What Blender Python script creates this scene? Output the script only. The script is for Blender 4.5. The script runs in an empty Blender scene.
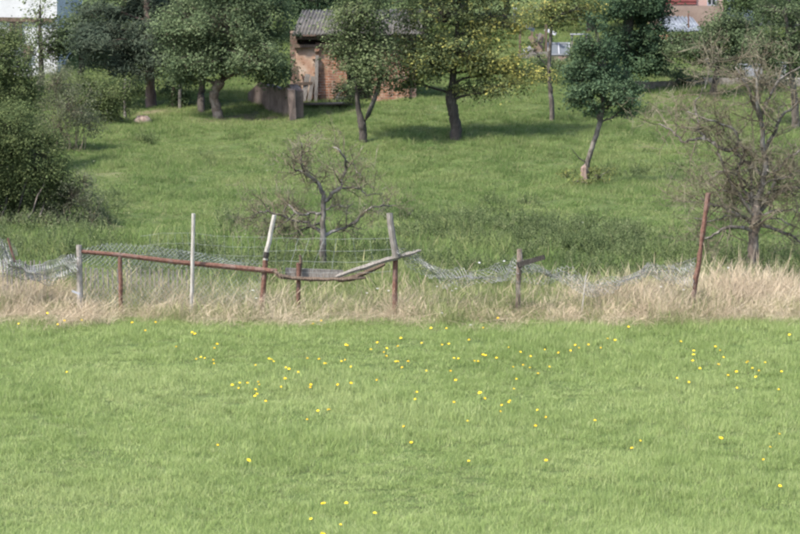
import bpy, math
import numpy as np
from mathutils import Vector

SC = bpy.context.scene
COL = SC.collection
R = math.radians
rng = np.random.default_rng(7)

# ------------------------------------------------------------------ camera, sky, sun, exposure
FPX = 2846.0                       # focal length in photo pixels (800 wide): a long lens
HORIZON = 60.0
PITCH = math.atan((267 - HORIZON) / FPX)
cam_d = bpy.data.cameras.new('camera')
cam = bpy.data.objects.new('camera', cam_d)
COL.objects.link(cam)
cam_d.sensor_width = 36.0
cam_d.lens = FPX / 800.0 * 36.0
cam_d.clip_start = 0.5
cam_d.clip_end = 3000.0
cam.location = (0, 0, 0)
cam.rotation_euler = (math.pi / 2 - PITCH, 0, 0)
SC.camera = cam

SUN_EL, SUN_AZ = R(52), math.atan2(-0.80, -0.60)       # azimuth measured from +Y towards +X
world = bpy.data.worlds.new('World')
SC.world = world
world.use_nodes = True
wn = world.node_tree
bg = wn.nodes['Background']
sky = wn.nodes.new('ShaderNodeTexSky')
sky.sky_type = 'NISHITA'
sky.sun_disc = False
sky.sun_elevation = SUN_EL
sky.sun_rotation = SUN_AZ
sky.dust_density = 2.0
wn.links.new(sky.outputs[0], bg.inputs[0])
bg.inputs[1].default_value = 0.15

sun_d = bpy.data.lights.new('sun', 'SUN')
sun_d.energy = 3.3
sun_d.angle = R(4.0)
sun_d.color = (1.0, 0.95, 0.87)
sun = bpy.data.objects.new('sun', sun_d)
COL.objects.link(sun)
sv = Vector((math.sin(SUN_AZ) * math.cos(SUN_EL), math.cos(SUN_AZ) * math.cos(SUN_EL), math.sin(SUN_EL)))
sun.rotation_euler = sv.to_track_quat('Z', 'Y').to_euler()
sun.location = (-30, -20, 40)

SC.view_settings.view_transform = 'Standard'
SC.view_settings.look = 'None'
SC.view_settings.gamma = 1.0
SC.view_settings.exposure = 1.5
SC.render.engine = 'CYCLES'
SC.cycles.filter_width = 2.6
SC.cycles.use_light_tree = False
SC.cycles.max_bounces = 3
SC.cycles.diffuse_bounces = 3
SC.cycles.transmission_bounces = 2
SC.cycles.glossy_bounces = 2
SC.cycles.transparent_max_bounces = 8
SC.cycles.use_denoising = True

# ------------------------------------------------------------------ small maths
CP, SP = math.cos(PITCH), math.sin(PITCH)

def P(px, py, Y):
    """point at distance Y (metres along +Y) seen at photo pixel px, py"""
    a = (267.0 - py) / FPX
    dy, dz = CP + a * SP, -SP + a * CP
    t = Y / dy
    return np.array(((px - 400.0) / FPX * t, Y, dz * t))

def _hash(ix, iy, seed):
    h = (ix.astype(np.int64) * 374761393 + iy.astype(np.int64) * 668265263 + seed * 1274126177) & 0x7fffffff
    h = ((h ^ (h >> 13)) * 1274126177) & 0x7fffffff
    return ((h ^ (h >> 16)) & 0xffff) / 65535.0

def noise(x, y, seed=0):
    x = np.asarray(x, float); y = np.asarray(y, float)
    ix, iy = np.floor(x), np.floor(y)
    fx, fy = x - ix, y - iy
    fx, fy = fx * fx * (3 - 2 * fx), fy * fy * (3 - 2 * fy)
    a, b = _hash(ix, iy, seed), _hash(ix + 1, iy, seed)
    c, d = _hash(ix, iy + 1, seed), _hash(ix + 1, iy + 1, seed)
    return (a * (1 - fx) + b * fx) * (1 - fy) + (c * (1 - fx) + d * fx) * fy - 0.5

# ground profile: photo row -> distance; z follows from the ray
ROWS = [(534, 30.0), (425, 36.0), (318, 44.5), (285, 48.0), (250, 54.0), (200, 66.0), (170, 75.5), (138, 82.5),
        (115, 87.5), (100, 91.0), (85, 95.0), (60, 102.0), (32, 111.0)]
py_ = [-600, -60.0, -8.0, 0.0, 10.0, 20.0]
pz_ = [-2.6, -1.6, -1.62, -1.75, -2.9, -4.1]
for r_, y_ in ROWS:
    py_.append(y_); pz_.append(P(400, r_, y_)[2])
for y_, z_ in [(124, 2.5), (150, 4.6), (220, 11.0), (320, 26.0), (520, 60.0), (900, 120.0), (1400, 150.0)]:
    py_.append(y_); pz_.append(z_)
_yy = np.arange(-600, 1401, 0.5)
_zz = np.interp(_yy, py_, pz_)
_k = np.hanning(13); _k /= _k.sum()
_zs = np.convolve(np.pad(_zz, 6, mode='edge'), _k, mode='valid')

def H(x, y):
    x = np.asarray(x, float); y = np.asarray(y, float)
    z = np.interp(y, _yy, _zs)
    hill = np.clip((y - 46.0) / 6.0, 0, 1)
    far = np.clip((300 - y) / 100, 0, 1)
    z = z + hill * far * (0.16 * noise(x / 1.1, y / 1.7, 1) + 0.12 * noise(x / .45, y / .7, 2) + 0.35 * noise(x / 6, y / 7, 3))
    z = z + (1 - hill) * np.clip((y - 20) / 5, 0, 1) * (0.05 * noise(x / .9, y / .9, 4) + 0.08 * noise(x / 4, y / 5, 5))
    return z

def G(px, py):
    """ground point seen at a photo pixel"""
    a = (267.0 - py) / FPX
    dy, dz = CP + a * SP, -SP + a * CP
    ts = np.arange(24, 400, 0.05)
    gx, gy, gz = (px - 400.0) / FPX * ts, dy * ts, dz * ts
    below = np.nonzero(gz <= H(gx, gy))[0]
    i = below[0] if len(below) else len(ts) - 1
    return np.array((gx[i], gy[i], float(H(gx[i], gy[i]))))

# ------------------------------------------------------------------ mesh building
class MB:
    def __init__(s):
        s.v = []; s.f3 = []; s.f4 = []; s.n = 0
    def add(s, verts, faces, tone=None, mat=0):
        verts = np.asarray(verts, np.float64).reshape(-1, 3)
        faces = np.asarray(faces, np.int64)
        tone = np.broadcast_to(np.asarray(0.5 if tone is None else tone, float), (len(faces),)).copy()
        (s.f3 if faces.shape[1] == 3 else s.f4).append((faces + s.n, tone, mat))
        s.v.append(verts); s.n += len(verts)
        return s
    def box(s, c, size, axes=None, jitter=0.0, tone=None, mat=0, taper=1.0):
        q = np.array([(x, y, z) for z in (-1, 1) for y in (-1, 1) for x in (-1, 1)], float) * 0.5
        q[4:, :2] *= taper
        q = q * np.asarray(size)
        if jitter: q = q + rng.normal(0, jitter, q.shape)
        if axes is not None: q = q @ np.asarray(axes)
        f = [(0, 2, 3, 1), (4, 5, 7, 6), (0, 1, 5, 4), (2, 6, 7, 3), (0, 4, 6, 2), (1, 3, 7, 5)]
        return s.add(q + np.asarray(c), f, tone, mat)
    def beam(s, a, b, w, h, jitter=0.0, tone=None, mat=0, up=(0, 0, 1)):
        a = np.asarray(a, float); b = np.asarray(b, float)
        d = b - a; L = np.linalg.norm(d); d = d / L
        up = np.asarray(up, float)
        if abs(d @ up) > 0.95: up = np.array((0, 1, 0.))
        sx = np.cross(d, up); sx /= np.linalg.norm(sx); uz = np.cross(sx, d)
        return s.box((a + b) / 2, (L, w, h), np.array((d, -sx, uz)), jitter, tone, mat)
    def tubes(s, pts, rad, sides=4, tone=None, mat=0, cap=False):
        """pts (M,n,3), rad (M,n)"""
        pts = np.asarray(pts, float); rad = np.asarray(rad, float)
        if pts.ndim == 2: pts = pts[None]
        rad = np.broadcast_to(rad, pts.shape[:2])
        M, n, _ = pts.shape
        t = np.gradient(pts, axis=1)
        t /= np.maximum(np.linalg.norm(t, axis=2, keepdims=True), 1e-9)
        ref = np.where(np.abs(t[..., 2:3]) > 0.9, np.array((1., 0, 0)), np.array((0, 0, 1.)))
        a = np.cross(t, ref); a /= np.maximum(np.linalg.norm(a, axis=2, keepdims=True), 1e-9)
        b = np.cross(t, a)
        ang = np.arange(sides) / sides * 2 * math.pi
        v = pts[:, :, None, :] + rad[:, :, None, None] * (np.cos(ang)[:, None] * a[:, :, None, :] + np.sin(ang)[:, None] * b[:, :, None, :])
        idx = np.arange(M * n * sides).reshape(M, n, sides)
        i0, i1 = idx[:, :-1], idx[:, 1:]
        f = np.stack((i0, np.roll(i0, -1, 2), np.roll(i1, -1, 2), i1), -1).reshape(-1, 4)
        if tone is not None:
            tone = np.broadcast_to(np.asarray(tone, float).reshape(-1, 1), (M, (n - 1) * sides)).reshape(-1)
        base = s.n
        s.add(v, f, tone, mat)
        if cap:
            for row in (0, n - 1):
                c = np.stack([np.stack((idx[:, row, 0], idx[:, row, k], idx[:, row, k + 1]), -1) for k in range(1, sides - 1)], 1).reshape(-1, 3)
                s.f3.append((c + base, np.full(len(c), .5), mat))
        return s
    def build(s, name, mats, parent=None, smooth=False, loc=None):
        me = bpy.data.meshes.new(name)
        v = np.concatenate(s.v)
        if parent is not None and loc is None:
            v = v - np.array(parent.matrix_world.translation if parent.parent is None else parent['_w'])
        elif loc is not None:
            v = v - np.asarray(loc)
        me.vertices.add(len(v)); me.vertices.foreach_set('co', v.astype(np.float32).ravel())
        idx, start, tot, tone, mat = [], [], [], [], []
        pos = 0
        for lst, k in ((s.f3, 3), (s.f4, 4)):
            for f, t, m in lst:
                idx.append(f.ravel()); start.append(pos + np.arange(len(f)) * k); tot.append(np.full(len(f), k))
                tone.append(t); mat.append(np.full(len(f), m)); pos += f.size
        idx = np.concatenate(idx)
        me.loops.add(len(idx)); me.loops.foreach_set('vertex_index', idx.astype(np.int32))
        st = np.concatenate(start)
        me.polygons.add(len(st))
        me.polygons.foreach_set('loop_start', st.astype(np.int32))
        me.polygons.foreach_set('loop_total', np.concatenate(tot).astype(np.int32))
        me.polygons.foreach_set('material_index', np.concatenate(mat).astype(np.int32))
        me.polygons.foreach_set('use_smooth', np.full(len(st), bool(smooth)))
        at = me.attributes.new('tone', 'FLOAT', 'FACE')
        at.data.foreach_set('value', np.concatenate(tone).astype(np.float32))
        me.update(calc_edges=True)
        for m in (mats if isinstance(mats, (list, tuple)) else [mats]): me.materials.append(m)
        o = bpy.data.objects.new(name, me)
        COL.objects.link(o)
        if parent is not None: o.parent = parent
        if loc is not None: o.location = loc
        return o

def thing(name, label, cat, loc, group=None):
    o = bpy.data.objects.new(name, None)
    COL.objects.link(o)
    o.location = [float(q) for q in loc]
    o.empty_display_size = 0.2
    o['label'] = label; o['category'] = cat
    if group: o['group'] = group
    bpy.context.view_layer.update()
    return o

def tag(o, label=None, cat=None, group=None, kind=None):
    if label: o['label'] = label
    if cat: o['category'] = cat
    if group: o['group'] = group
    if kind: o['kind'] = kind
    return o

# ------------------------------------------------------------------ materials
class NT:
    def __init__(s, name):
        s.m = bpy.data.materials.new(name); s.m.use_nodes = True
        s.t = s.m.node_tree; s.t.nodes.clear()
        s.out = s.t.nodes.new('ShaderNodeOutputMaterial')
    def n(s, kind, **kw):
        nd = s.t.nodes.new(kind)
        for k, v in kw.items():
            if k.startswith('i_'): nd.inputs[int(k[2:])].default_value = v
            else: setattr(nd, k, v)
        return nd
    def l(s, a, b): s.t.links.new(a, b)
    def noise(s, scale, detail=4, rough=.6, coord=None, sx=(1, 1, 1)):
        co = coord
        if co is None: co = s.n('ShaderNodeNewGeometry').outputs['Position']
        mp = s.n('ShaderNodeMapping'); mp.inputs['Scale'].default_value = sx; s.l(co, mp.inputs[0])
        t = s.n('ShaderNodeTexNoise'); t.inputs['Scale'].default_value = scale
        t.inputs['Detail'].default_value = detail; t.inputs['Roughness'].default_value = rough
        s.l(mp.outputs[0], t.inputs['Vector'])
        return t.outputs[0]
    def ramp(s, fac, stops):
        r = s.n('ShaderNodeValToRGB'); e = r.color_ramp.elements
        while len(e) < len(stops): e.new(0.5)
        for k, (p, c) in enumerate(stops):
            e[k].position = p; e[k].color = (*c, 1) if not isinstance(c, (int, float)) else (c, c, c, 1)
        s.l(fac, r.inputs[0]); return r.outputs[0]
    def mix(s, fac, a, b, mode='MIX'):
        m = s.n('ShaderNodeMix', data_type='RGBA', blend_type=mode)
        for k, v in ((0, fac), (6, a), (7, b)):
            if hasattr(v, 'is_output'): s.l(v, m.inputs[k])
            elif isinstance(v, (int, float)): m.inputs[k].default_value = v if k == 0 else (v, v, v, 1)
            else: m.inputs[k].default_value = (*v, 1)
        return m.outputs[2]
    def attr(s, name): return s.n('ShaderNodeAttribute', attribute_name=name).outputs['Fac']
    def rand(s): return s.n('ShaderNodeObjectInfo').outputs['Random']
    def surface(s, col, rough=.8, bump=None, bstr=.4, bdist=.02, metal=0, spec=.3):
        p = s.n('ShaderNodeBsdfPrincipled')
        if hasattr(col, 'is_output'): s.l(col, p.inputs['Base Color'])
        else: p.inputs['Base Color'].default_value = (*col, 1)
        p.inputs['Roughness'].default_value = rough; p.inputs['Metallic'].default_value = metal
        p.inputs['Specular IOR Level'].default_value = spec
        if bump is not None:
            b = s.n('ShaderNodeBump'); b.inputs['Strength'].default_value = bstr; b.inputs['Distance'].default_value = bdist
            s.l(bump, b.inputs['Height']); s.l(b.outputs[0], p.inputs['Normal'])
        s.l(p.outputs[0], s.out.inputs[0]); return s.m
    def leafy(s, col, trans=.35, tcol=None, gloss=.0):
        d = s.n('ShaderNodeBsdfDiffuse'); t = s.n('ShaderNodeBsdfTranslucent'); mx = s.n('ShaderNodeMixShader')
        s.l(col, d.inputs[0]); s.l(tcol if tcol is not None else col, t.inputs[0]); mx.inputs[0].default_value = trans
        s.l(d.outputs[0], mx.inputs[1]); s.l(t.outputs[0], mx.inputs[2])
        o = mx.outputs[0]
        if gloss:
            g = s.n('ShaderNodeBsdfGlossy'); g.inputs['Roughness'].default_value = .45
            m2 = s.n('ShaderNodeMixShader'); m2.inputs[0].default_value = gloss
            s.l(o, m2.inputs[1]); s.l(g.outputs[0], m2.inputs[2]); o = m2.outputs[0]
        s.l(o, s.out.inputs[0]); return s.m

def mat_leaf(name, stops, trans=.34, gloss=.0, sat_noise=1.2):
    n = NT(name)
    stops = [(p, (c[0] * 1.2 + .010, c[1] * 1.16 + .006, c[2] * 1.22 + .011)) for p, c in stops]
    tone = n.attr('tone')
    c = n.ramp(tone, stops)
    ns = n.noise(sat_noise, 2)
    v = n.ramp(ns, [(.3, .75), (.7, 1.25)])
    c = n.mix(1.0, c, v, 'MULTIPLY')
    return n.leafy(c, trans, gloss=gloss)

def mat_bark(name, dark, mid, light, lichen=.5, scale=18):
    n = NT(name)
    a = n.noise(scale, 6, .7, sx=(1, 1, .35)); b = n.noise(scale * .25, 3)
    c = n.ramp(a, [(.3, dark), (.55, mid), (.75, light)])
    c = n.mix(n.ramp(b, [(lichen, 0.0), (lichen + .15, .7)]), c, light)
    return n.surface(c, .9, a, .8, .03)

M = {}
n = NT('ground_soil_and_turf')
geo = n.n('ShaderNodeNewGeometry').outputs['Position']
a = n.noise(.55, 5, .65, sx=(1, .7, 1)); b = n.noise(6, 4, .7)
c = n.ramp(a, [(.32, (.040, .066, .019)), (.5, (.056, .088, .026)), (.66, (.070, .100, .032))])
c = n.mix(n.ramp(b, [(.35, .0), (.7, .6)]), c, (.085, .078, .036))
c = n.mix(n.attr('tone'), c, n.ramp(n.noise(9, 4), [(.3, (.09, .07, .045)), (.7, (.17, .135, .09))]))
M['ground'] = n.surface(c, .95, b, .5, .04, spec=.1)

def mat_grass(name, lo, mid, hi, dry, big=.35, drymix=.25, trans=.35):
    n = NT(name)
    r = n.rand(); t = n.attr('tone')
    a = n.noise(big, 4, .6, sx=(1, .55, 1)); fine = n.noise(big * 7, 3, .6, sx=(1, .6, 1))
    c = n.ramp(a, [(.33, lo), (.5, mid), (.68, hi)])
    c = n.mix(n.ramp(fine, [(.35, 0.0), (.7, .55)]), c, n.mix(.5, hi, lo))
    mx = n.n('ShaderNodeMath', operation='ADD'); n.l(r, mx.inputs[0]); n.l(t, mx.inputs[1])
    hf = n.n('ShaderNodeMath', operation='MULTIPLY'); n.l(mx.outputs[0], hf.inputs[0]); hf.inputs[1].default_value = .5
    v = n.ramp(hf.outputs[0], [(.15, .72), (.85, 1.3)])
    c = n.mix(1.0, c, v, 'MULTIPLY')
    c = n.mix(n.ramp(hf.outputs[0], [(.62, 0.0), (.85, drymix)]), c, dry)
    return n.leafy(c, trans)

M['field'] = mat_grass('field_grass', (.190, .258, .084), (.244, .314, .112), (.294, .350, .142), (.41, .39, .23), .42, .5)
M['pasture'] = mat_grass('pasture_grass', (.090, .144, .046), (.142, .202, .066), (.198, .240, .092), (.28, .245, .14), .5, .7)
M['tussock'] = mat_grass('tussock_grass', (.066, .108, .036), (.092, .140, .048), (.120, .160, .060), (.19, .18, .09), .8, .5)
M['clover'] = mat_grass('clover_leaf', (.15, .205, .075), (.185, .245, .095), (.23, .285, .12), (.36, .35, .2), .8, .3)
M['weed'] = mat_grass('weed_leaf', (.090, .122, .052), (.115, .150, .066), (.150, .180, .086), (.25, .25, .14), 1.2, .5)
M['straw'] = mat_grass('dry_straw', (.36, .285, .195), (.46, .37, .265), (.52, .435, .32), (.57, .50, .375), .9, .6, .3)
M['greenstraw'] = mat_grass('half_dry_grass', (.15, .195, .07), (.19, .23, .09), (.25, .265, .12), (.42, .36, .22), .9, .6, .3)

M['bark_grey'] = mat_bark('bark_grey', (.035, .03, .025), (.085, .072, .06), (.19, .17, .145))
M['bark_dark'] = mat_bark('bark_dark', (.02, .017, .014), (.05, .042, .035), (.11, .095, .08), .62)
M['bark_pale'] = mat_bark('bark_pale', (.07, .05, .04), (.15, .115, .09), (.27, .23, .19), .5)
M['bark_pine'] = mat_bark('bark_pine', (.05, .035, .03), (.12, .085, .07), (.20, .15, .125), .6, 9)
M['bark_lichen'] = mat_bark('bark_lichen', (.045, .038, .032), (.12, .105, .09), (.30, .28, .25), .48, 14)
M['twig'] = mat_bark('twig_lichen', (.062, .050, .032), (.130, .108, .072), (.25, .225, .165), .5, 10)
M['stump'] = mat_bark('torn_stump_wood', (.09, .06, .05), (.19, .135, .11), (.32, .25, .21), .5, 12)

M['leaf_walnut'] = mat_leaf('leaf_mid_green', [(0, (.036, .060, .024)), (.5, (.068, .100, .042)), (1, (.112, .148, .070))])
M['leaf_grey'] = mat_leaf('leaf_grey_green', [(0, (.045, .070, .026)), (.5, (.085, .118, .045)), (1, (.150, .180, .085))])
M['leaf_yellow'] = mat_leaf('leaf_turning_yellow', [(0, (.042, .066, .026)), (.45, (.088, .115, .042)), (.65, (.16, .175, .05)), (1, (.30, .28, .07))])
M['leaf_yellowgreen'] = mat_leaf('leaf_yellow_green', [(0, (.06, .09, .03)), (.6, (.13, .155, .045)), (1, (.32, .29, .08))])
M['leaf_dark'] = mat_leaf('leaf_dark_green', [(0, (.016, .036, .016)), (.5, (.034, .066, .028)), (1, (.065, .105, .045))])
M['leaf_small'] = mat_leaf('leaf_blue_green', [(0, (.026, .052, .024)), (.5, (.050, .088, .040)), (1, (.085, .130, .060))])
M['leaf_bush'] = mat_leaf('leaf_bright_bush', [(0, (.040, .066, .022)), (.5, (.078, .108, .036)), (1, (.128, .155, .060))])
M['leaf_willow'] = mat_leaf('leaf_grey_willow', [(0, (.056, .072, .036)), (.5, (.092, .110, .058)), (1, (.140, .155, .090))])
M['needle'] = mat_leaf('pine_needles', [(0, (.012, .024, .013)), (.5, (.030, .048, .026)), (1, (.066, .086, .050))], .15)
M['leaf_back'] = mat_leaf('leaf_background', [(0, (.022, .042, .016)), (.5, (.048, .080, .028)), (1, (.085, .125, .045))])

def mat_rust():
    n = NT('rusty_steel'); a = n.noise(25, 5, .7); b = n.noise(6, 3)
    c = n.ramp(a, [(.3, (.050, .024, .018)), (.5, (.105, .050, .035)), (.7, (.17, .095, .07))])
    c = n.mix(n.ramp(b, [(.5, 0.0), (.72, .6)]), c, (.17, .13, .115))
    return n.surface(c, .85, a, .5, .01)
M['rust'] = mat_rust()
def mat_wood(name, dark, mid, light, s=8, sx=(6, 6, 1)):
    n = NT(name); tc = n.n('ShaderNodeTexCoord').outputs['Object']
    a = n.noise(s, 6, .7, tc, sx); b = n.noise(5, 3)
    c = n.ramp(a, [(.3, dark), (.5, mid), (.72, light)])
    c = n.mix(n.ramp(b, [(.45, 0.0), (.75, .5)]), c, dark)
    return n.surface(c, .9, a, .5, .01)
M['wood_pale'] = mat_wood('bleached_wood', (.20, .18, .155), (.31, .29, .26), (.42, .40, .365))
M['wood_grey'] = mat_wood('weathered_grey_wood', (.08, .07, .06), (.16, .143, .127), (.28, .26, .235))
M['wood_brown'] = mat_wood('rotten_brown_wood', (.035, .025, .018), (.10, .07, .05), (.22, .17, .13))
M['wood_dark'] = mat_wood('dark_burnt_plank', (.012, .010, .009), (.03, .026, .022), (.08, .07, .06))
n = NT('galvanised_wire'); a = n.noise(9, 3)
M['wire'] = n.surface(n.ramp(a, [(.35, (.13, .13, .127)), (.65, (.26, .257, .25))]), .6, metal=.2)
n = NT('bright_galvanised_wire'); M['wire_light'] = n.surface(n.ramp(n.noise(7, 3), [(.35, (.17, .17, .17)), (.65, (.33, .327, .325))]), .6, metal=.1)
n = NT('white_wire'); M['wire_green'] = n.surface(n.ramp(n.noise(9, 3), [(.35, (.17, .185, .17)), (.65, (.31, .33, .31))]), .6, metal=.1)

def mat_plaster(name, c0, c1, c2, s=1.2):
    n = NT(name); a = n.noise(s, 6, .7); b = n.noise(s * 9, 4, .7)
    c = n.ramp(a, [(.32, c0), (.52, c1), (.7, c2)])
    return n.surface(c, .9, b, .4, .02)
def mat_brick(name, c1, c2, mort, patch=None):
    n = NT(name); tc = n.n('ShaderNodeTexCoord').outputs['Object']
    sp = n.n('ShaderNodeSeparateXYZ'); n.l(tc, sp.inputs[0]); cb = n.n('ShaderNodeCombineXYZ')
    ad = n.n('ShaderNodeMath', operation='ADD'); n.l(sp.outputs[0], ad.inputs[0]); n.l(sp.outputs[1], ad.inputs[1])
    n.l(ad.outputs[0], cb.inputs[0]); n.l(sp.outputs[2], cb.inputs[1])
    br = n.n('ShaderNodeTexBrick'); n.l(cb.outputs[0], br.inputs[0])
    br.inputs['Color1'].default_value = (*c1, 1); br.inputs['Color2'].default_value = (*c2, 1); br.inputs['Mortar'].default_value = (*mort, 1)
    br.inputs['Scale'].default_value = 1.0; br.inputs['Brick Width'].default_value = .26; br.inputs['Row Height'].default_value = .085
    br.inputs['Mortar Size'].default_value = .012
    a = n.noise(1.7, 6, .7)
    c = n.mix(n.ramp(a, [(.45, 0.0), (.6, .8)]), br.outputs[0], patch or mort)
    c = n.mix(n.ramp(n.noise(4, 6, .75), [(.38, 0.0), (.62, .8)]), c, (.085, .05, .038))
    c = n.mix(n.ramp(n.noise(2.3, 6, .75), [(.52, 0.0), (.6, .7)]), c, (.36, .27, .21))
    return n.surface(c, .9, br.outputs[1], -.5, .02)
M['brick'] = mat_brick('ruin_brick', (.30, .12, .065), (.21, .09, .05), (.32, .25, .19), (.34, .19, .11))
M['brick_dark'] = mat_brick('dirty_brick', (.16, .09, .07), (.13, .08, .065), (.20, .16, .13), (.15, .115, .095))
M['plaster'] = mat_plaster('flaking_cream_plaster', (.26, .14, .09), (.36, .25, .18), (.46, .39, .32), 2.2)
M['wall_old'] = mat_plaster('old_grey_brown_plaster', (.075, .055, .046), (.125, .095, .082), (.185, .15, .13), 2.6)  # darkened to put the apple tree's shadow on the low wall into its colour
M['white_wall'] = mat_plaster('white_render', (.36, .36, .36), (.43, .43, .43), (.48, .48, .48))
M['pink_wall'] = mat_plaster('pink_render', (.30, .20, .175), (.35, .245, .21), (.39, .285, .245))
M['beige_wall'] = mat_plaster('beige_render', (.15, .105, .085), (.20, .145, .12), (.25, .19, .155))
M['orange_wall'] = mat_plaster('orange_render', (.42, .22, .13), (.50, .28, .18), (.56, .36, .25))
M['stone'] = mat_plaster('grey_stone', (.14, .125, .11), (.24, .215, .19), (.34, .31, .28), 6)
M['roof_grey'] = mat_plaster('fibre_cement_roof', (.045, .040, .034), (.075, .069, .062), (.12, .115, .108), 2.5)
M['roof_metal'] = mat_plaster('pale_metal_roof', (.085, .095, .115), (.125, .14, .165), (.17, .185, .21), 2)
M['roof_tile'] = mat_plaster('red_roof_tile', (.20, .07, .045), (.28, .10, .065), (.34, .14, .09), 3)
M['red_door'] = mat_plaster('dark_red_paint', (.13, .040, .038), (.17, .052, .048), (.20, .07, .062), 3)
M['dark_gap'] = mat_plaster('painted_gap_shade', (.012, .010, .009), (.028, .020, .017), (.06, .04, .033), 5)  # near-black colour standing for shade inside the shed's gaps and openings
M['board_white'] = mat_plaster('white_board', (.17, .175, .19), (.25, .255, .275), (.33, .335, .35), 3)
n = NT('window_glass'); M['glass'] = n.surface((.03, .035, .04), .12, spec=.6)
n = NT('cloudy_glass'); M['frame_glass'] = n.surface((.08, .09, .10), .45, spec=.3)
n = NT('black_rubber'); M['rubber'] = n.surface((.02, .02, .02), .8)
n = NT('petal_yellow'); M['petal'] = n.leafy(n.ramp(n.rand(), [(0, (.84, .55, .03)), (1, (.88, .68, .06))]), .2)
n = NT('petal_white'); M['petal_white'] = n.leafy(n.ramp(n.rand(), [(0, (.72, .70, .68)), (1, (.80, .78, .77))]), .25)
n = NT('flower_stem'); M['stem'] = n.leafy(n.ramp(n.rand(), [(0, (.07, .13, .03)), (1, (.10, .16, .04))]), .2)

# ------------------------------------------------------------------ ground
xs = np.concatenate((np.linspace(-500, -40, 24)[:-1], np.arange(-40, -22, 1.0), np.arange(-22, 22.01, .22), np.arange(23, 41, 1.0), np.linspace(44, 500, 24)))
ys = np.concatenate((np.linspace(-400, 0, 20)[:-1], np.arange(0, 26, 2.0), np.arange(26, 125, .28), np.arange(125, 220, 3.0), np.linspace(222, 1300, 50)))
gx, gy = np.meshgrid(xs, ys)
gz = H(gx, gy)
nx_, ny_ = len(xs), len(ys)
idx = np.arange(nx_ * ny_).reshape(ny_, nx_)
DIRT = [(250, 119, 55, 4, .8), (320, 112, 40, 4, .7), (625, 190, 34, 8, .35), (215, 121, 25, 4, .6), (150, 112, 30, 5, .5), (640, 100, 26, 4, .45), (90, 175, 18, 14, .3), (715, 100, 20, 3, .5), (115, 178, 12, 5, .4)]
def dirt(x, y):
    d = np.zeros_like(x); px = 400 + x / np.maximum(y, 1) * FPX
    row = np.interp(y, [q for _, q in ROWS], [q for q, _ in ROWS])
    for (cx, cy, rx, ry, a) in DIRT:
        d = np.maximum(d, a * np.exp(-(((px - cx) / rx) ** 2 + ((row - cy) / ry) ** 2)) * (1 + 1.2 * noise(x / .5, y / .8, 77)))
    return np.clip(d, 0, 1)
mb = MB().add(np.stack((gx, gy, gz), -1), np.stack((idx[:-1, :-1], idx[:-1, 1:], idx[1:, 1:], idx[1:, :-1]), -1).reshape(-1, 4), dirt(gx, gy)[:-1, :-1].ravel())
tag(mb.build('ground', M['ground'], smooth=True), kind='structure')

# ------------------------------------------------------------------ scattered grasses (uncountable): one object each
def blade_clump(nb, rad, h0, h1, w, lean, seed, segs=3, heads=0.0, bias=(0, 0)):
    g = np.random.default_rng(seed); mb = MB()
    for i in range(nb):
        a = g.uniform(0, 2 * math.pi); r = rad * math.sqrt(g.uniform()); b0 = np.array((r * math.cos(a), r * math.sin(a), 0))
        h = g.uniform(h0, h1); d = g.uniform(0, 2 * math.pi); ln = abs(g.normal(0, lean)) + lean * .2
        dv = np.array((math.cos(d), math.sin(d))) * ln + np.array(bias)
        t = np.linspace(0, 1, segs + 1)
        pts = np.stack((b0[0] + dv[0] * h * t ** 1.8, b0[1] + dv[1] * h * t ** 1.8, h * t * (1 - .25 * min(1, np.hypot(*dv)) * t)), -1)
        s = g.uniform(0, math.pi); sd = np.array((math.cos(s), math.sin(s), 0))
        wd = w * g.uniform(.6, 1.3) * (1 - t * .92)
        if g.uniform() < heads:
            wd = w * np.array([.55] * (segs - 1) + [1.9, .3])[:segs + 1]
        v = np.concatenate((pts - sd * wd[:, None] / 2, pts + sd * wd[:, None] / 2))
        k = segs + 1
        mb.add(v, [(q, q + k, q + k + 1, q + 1) for q in range(segs)], g.uniform())
    return mb

def weed_clump(seed, nst, h0, h1, leaf, spread):
    g = np.random.default_rng(seed); mb = MB()
    for i in range(nst):
        b0 = np.array((g.normal(0, spread * .4), g.normal(0, spread * .4), 0)); h = g.uniform(h0, h1)
        top = b0 + np.array((g.normal(0, spread * .5), g.normal(0, spread * .5), h))
        t = np.linspace(0, 1, 4)[:, None]
        mb.tubes(b0 * (1 - t) + top * t, np.array([.006, .005, .004, .002]), 3, tone=.3)
        nl = 15
        for j in range(nl):
            f = .15 + .85 * j / nl; p = b0 * (1 - f) + top * f; a = g.uniform(0, 6.28)
            dr = np.array((math.cos(a), math.sin(a), g.uniform(-.3, .5))); L = leaf * g.uniform(.6, 1.2) * (1.2 - f * .5)
            sd = np.array((-math.sin(a), math.cos(a), g.normal(0, .2))) * L * .28
            mb.add([p, p + dr * L * .5 + sd, p + dr * L + (0, 0, -.02), p + dr * L * .5 - sd], [(0, 1, 2, 3)], g.uniform())
    return mb

SRC = {}
def source(key, builders, mat):
    c = bpy.data.collections.new('sources_' + key)
    for k, b in enumerate(builders):
        o = b.build('source_' + key, mat, loc=(0, 0, 0)); COL.objects.unlink(o); c.objects.link(o)
    SRC[key] = c

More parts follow.
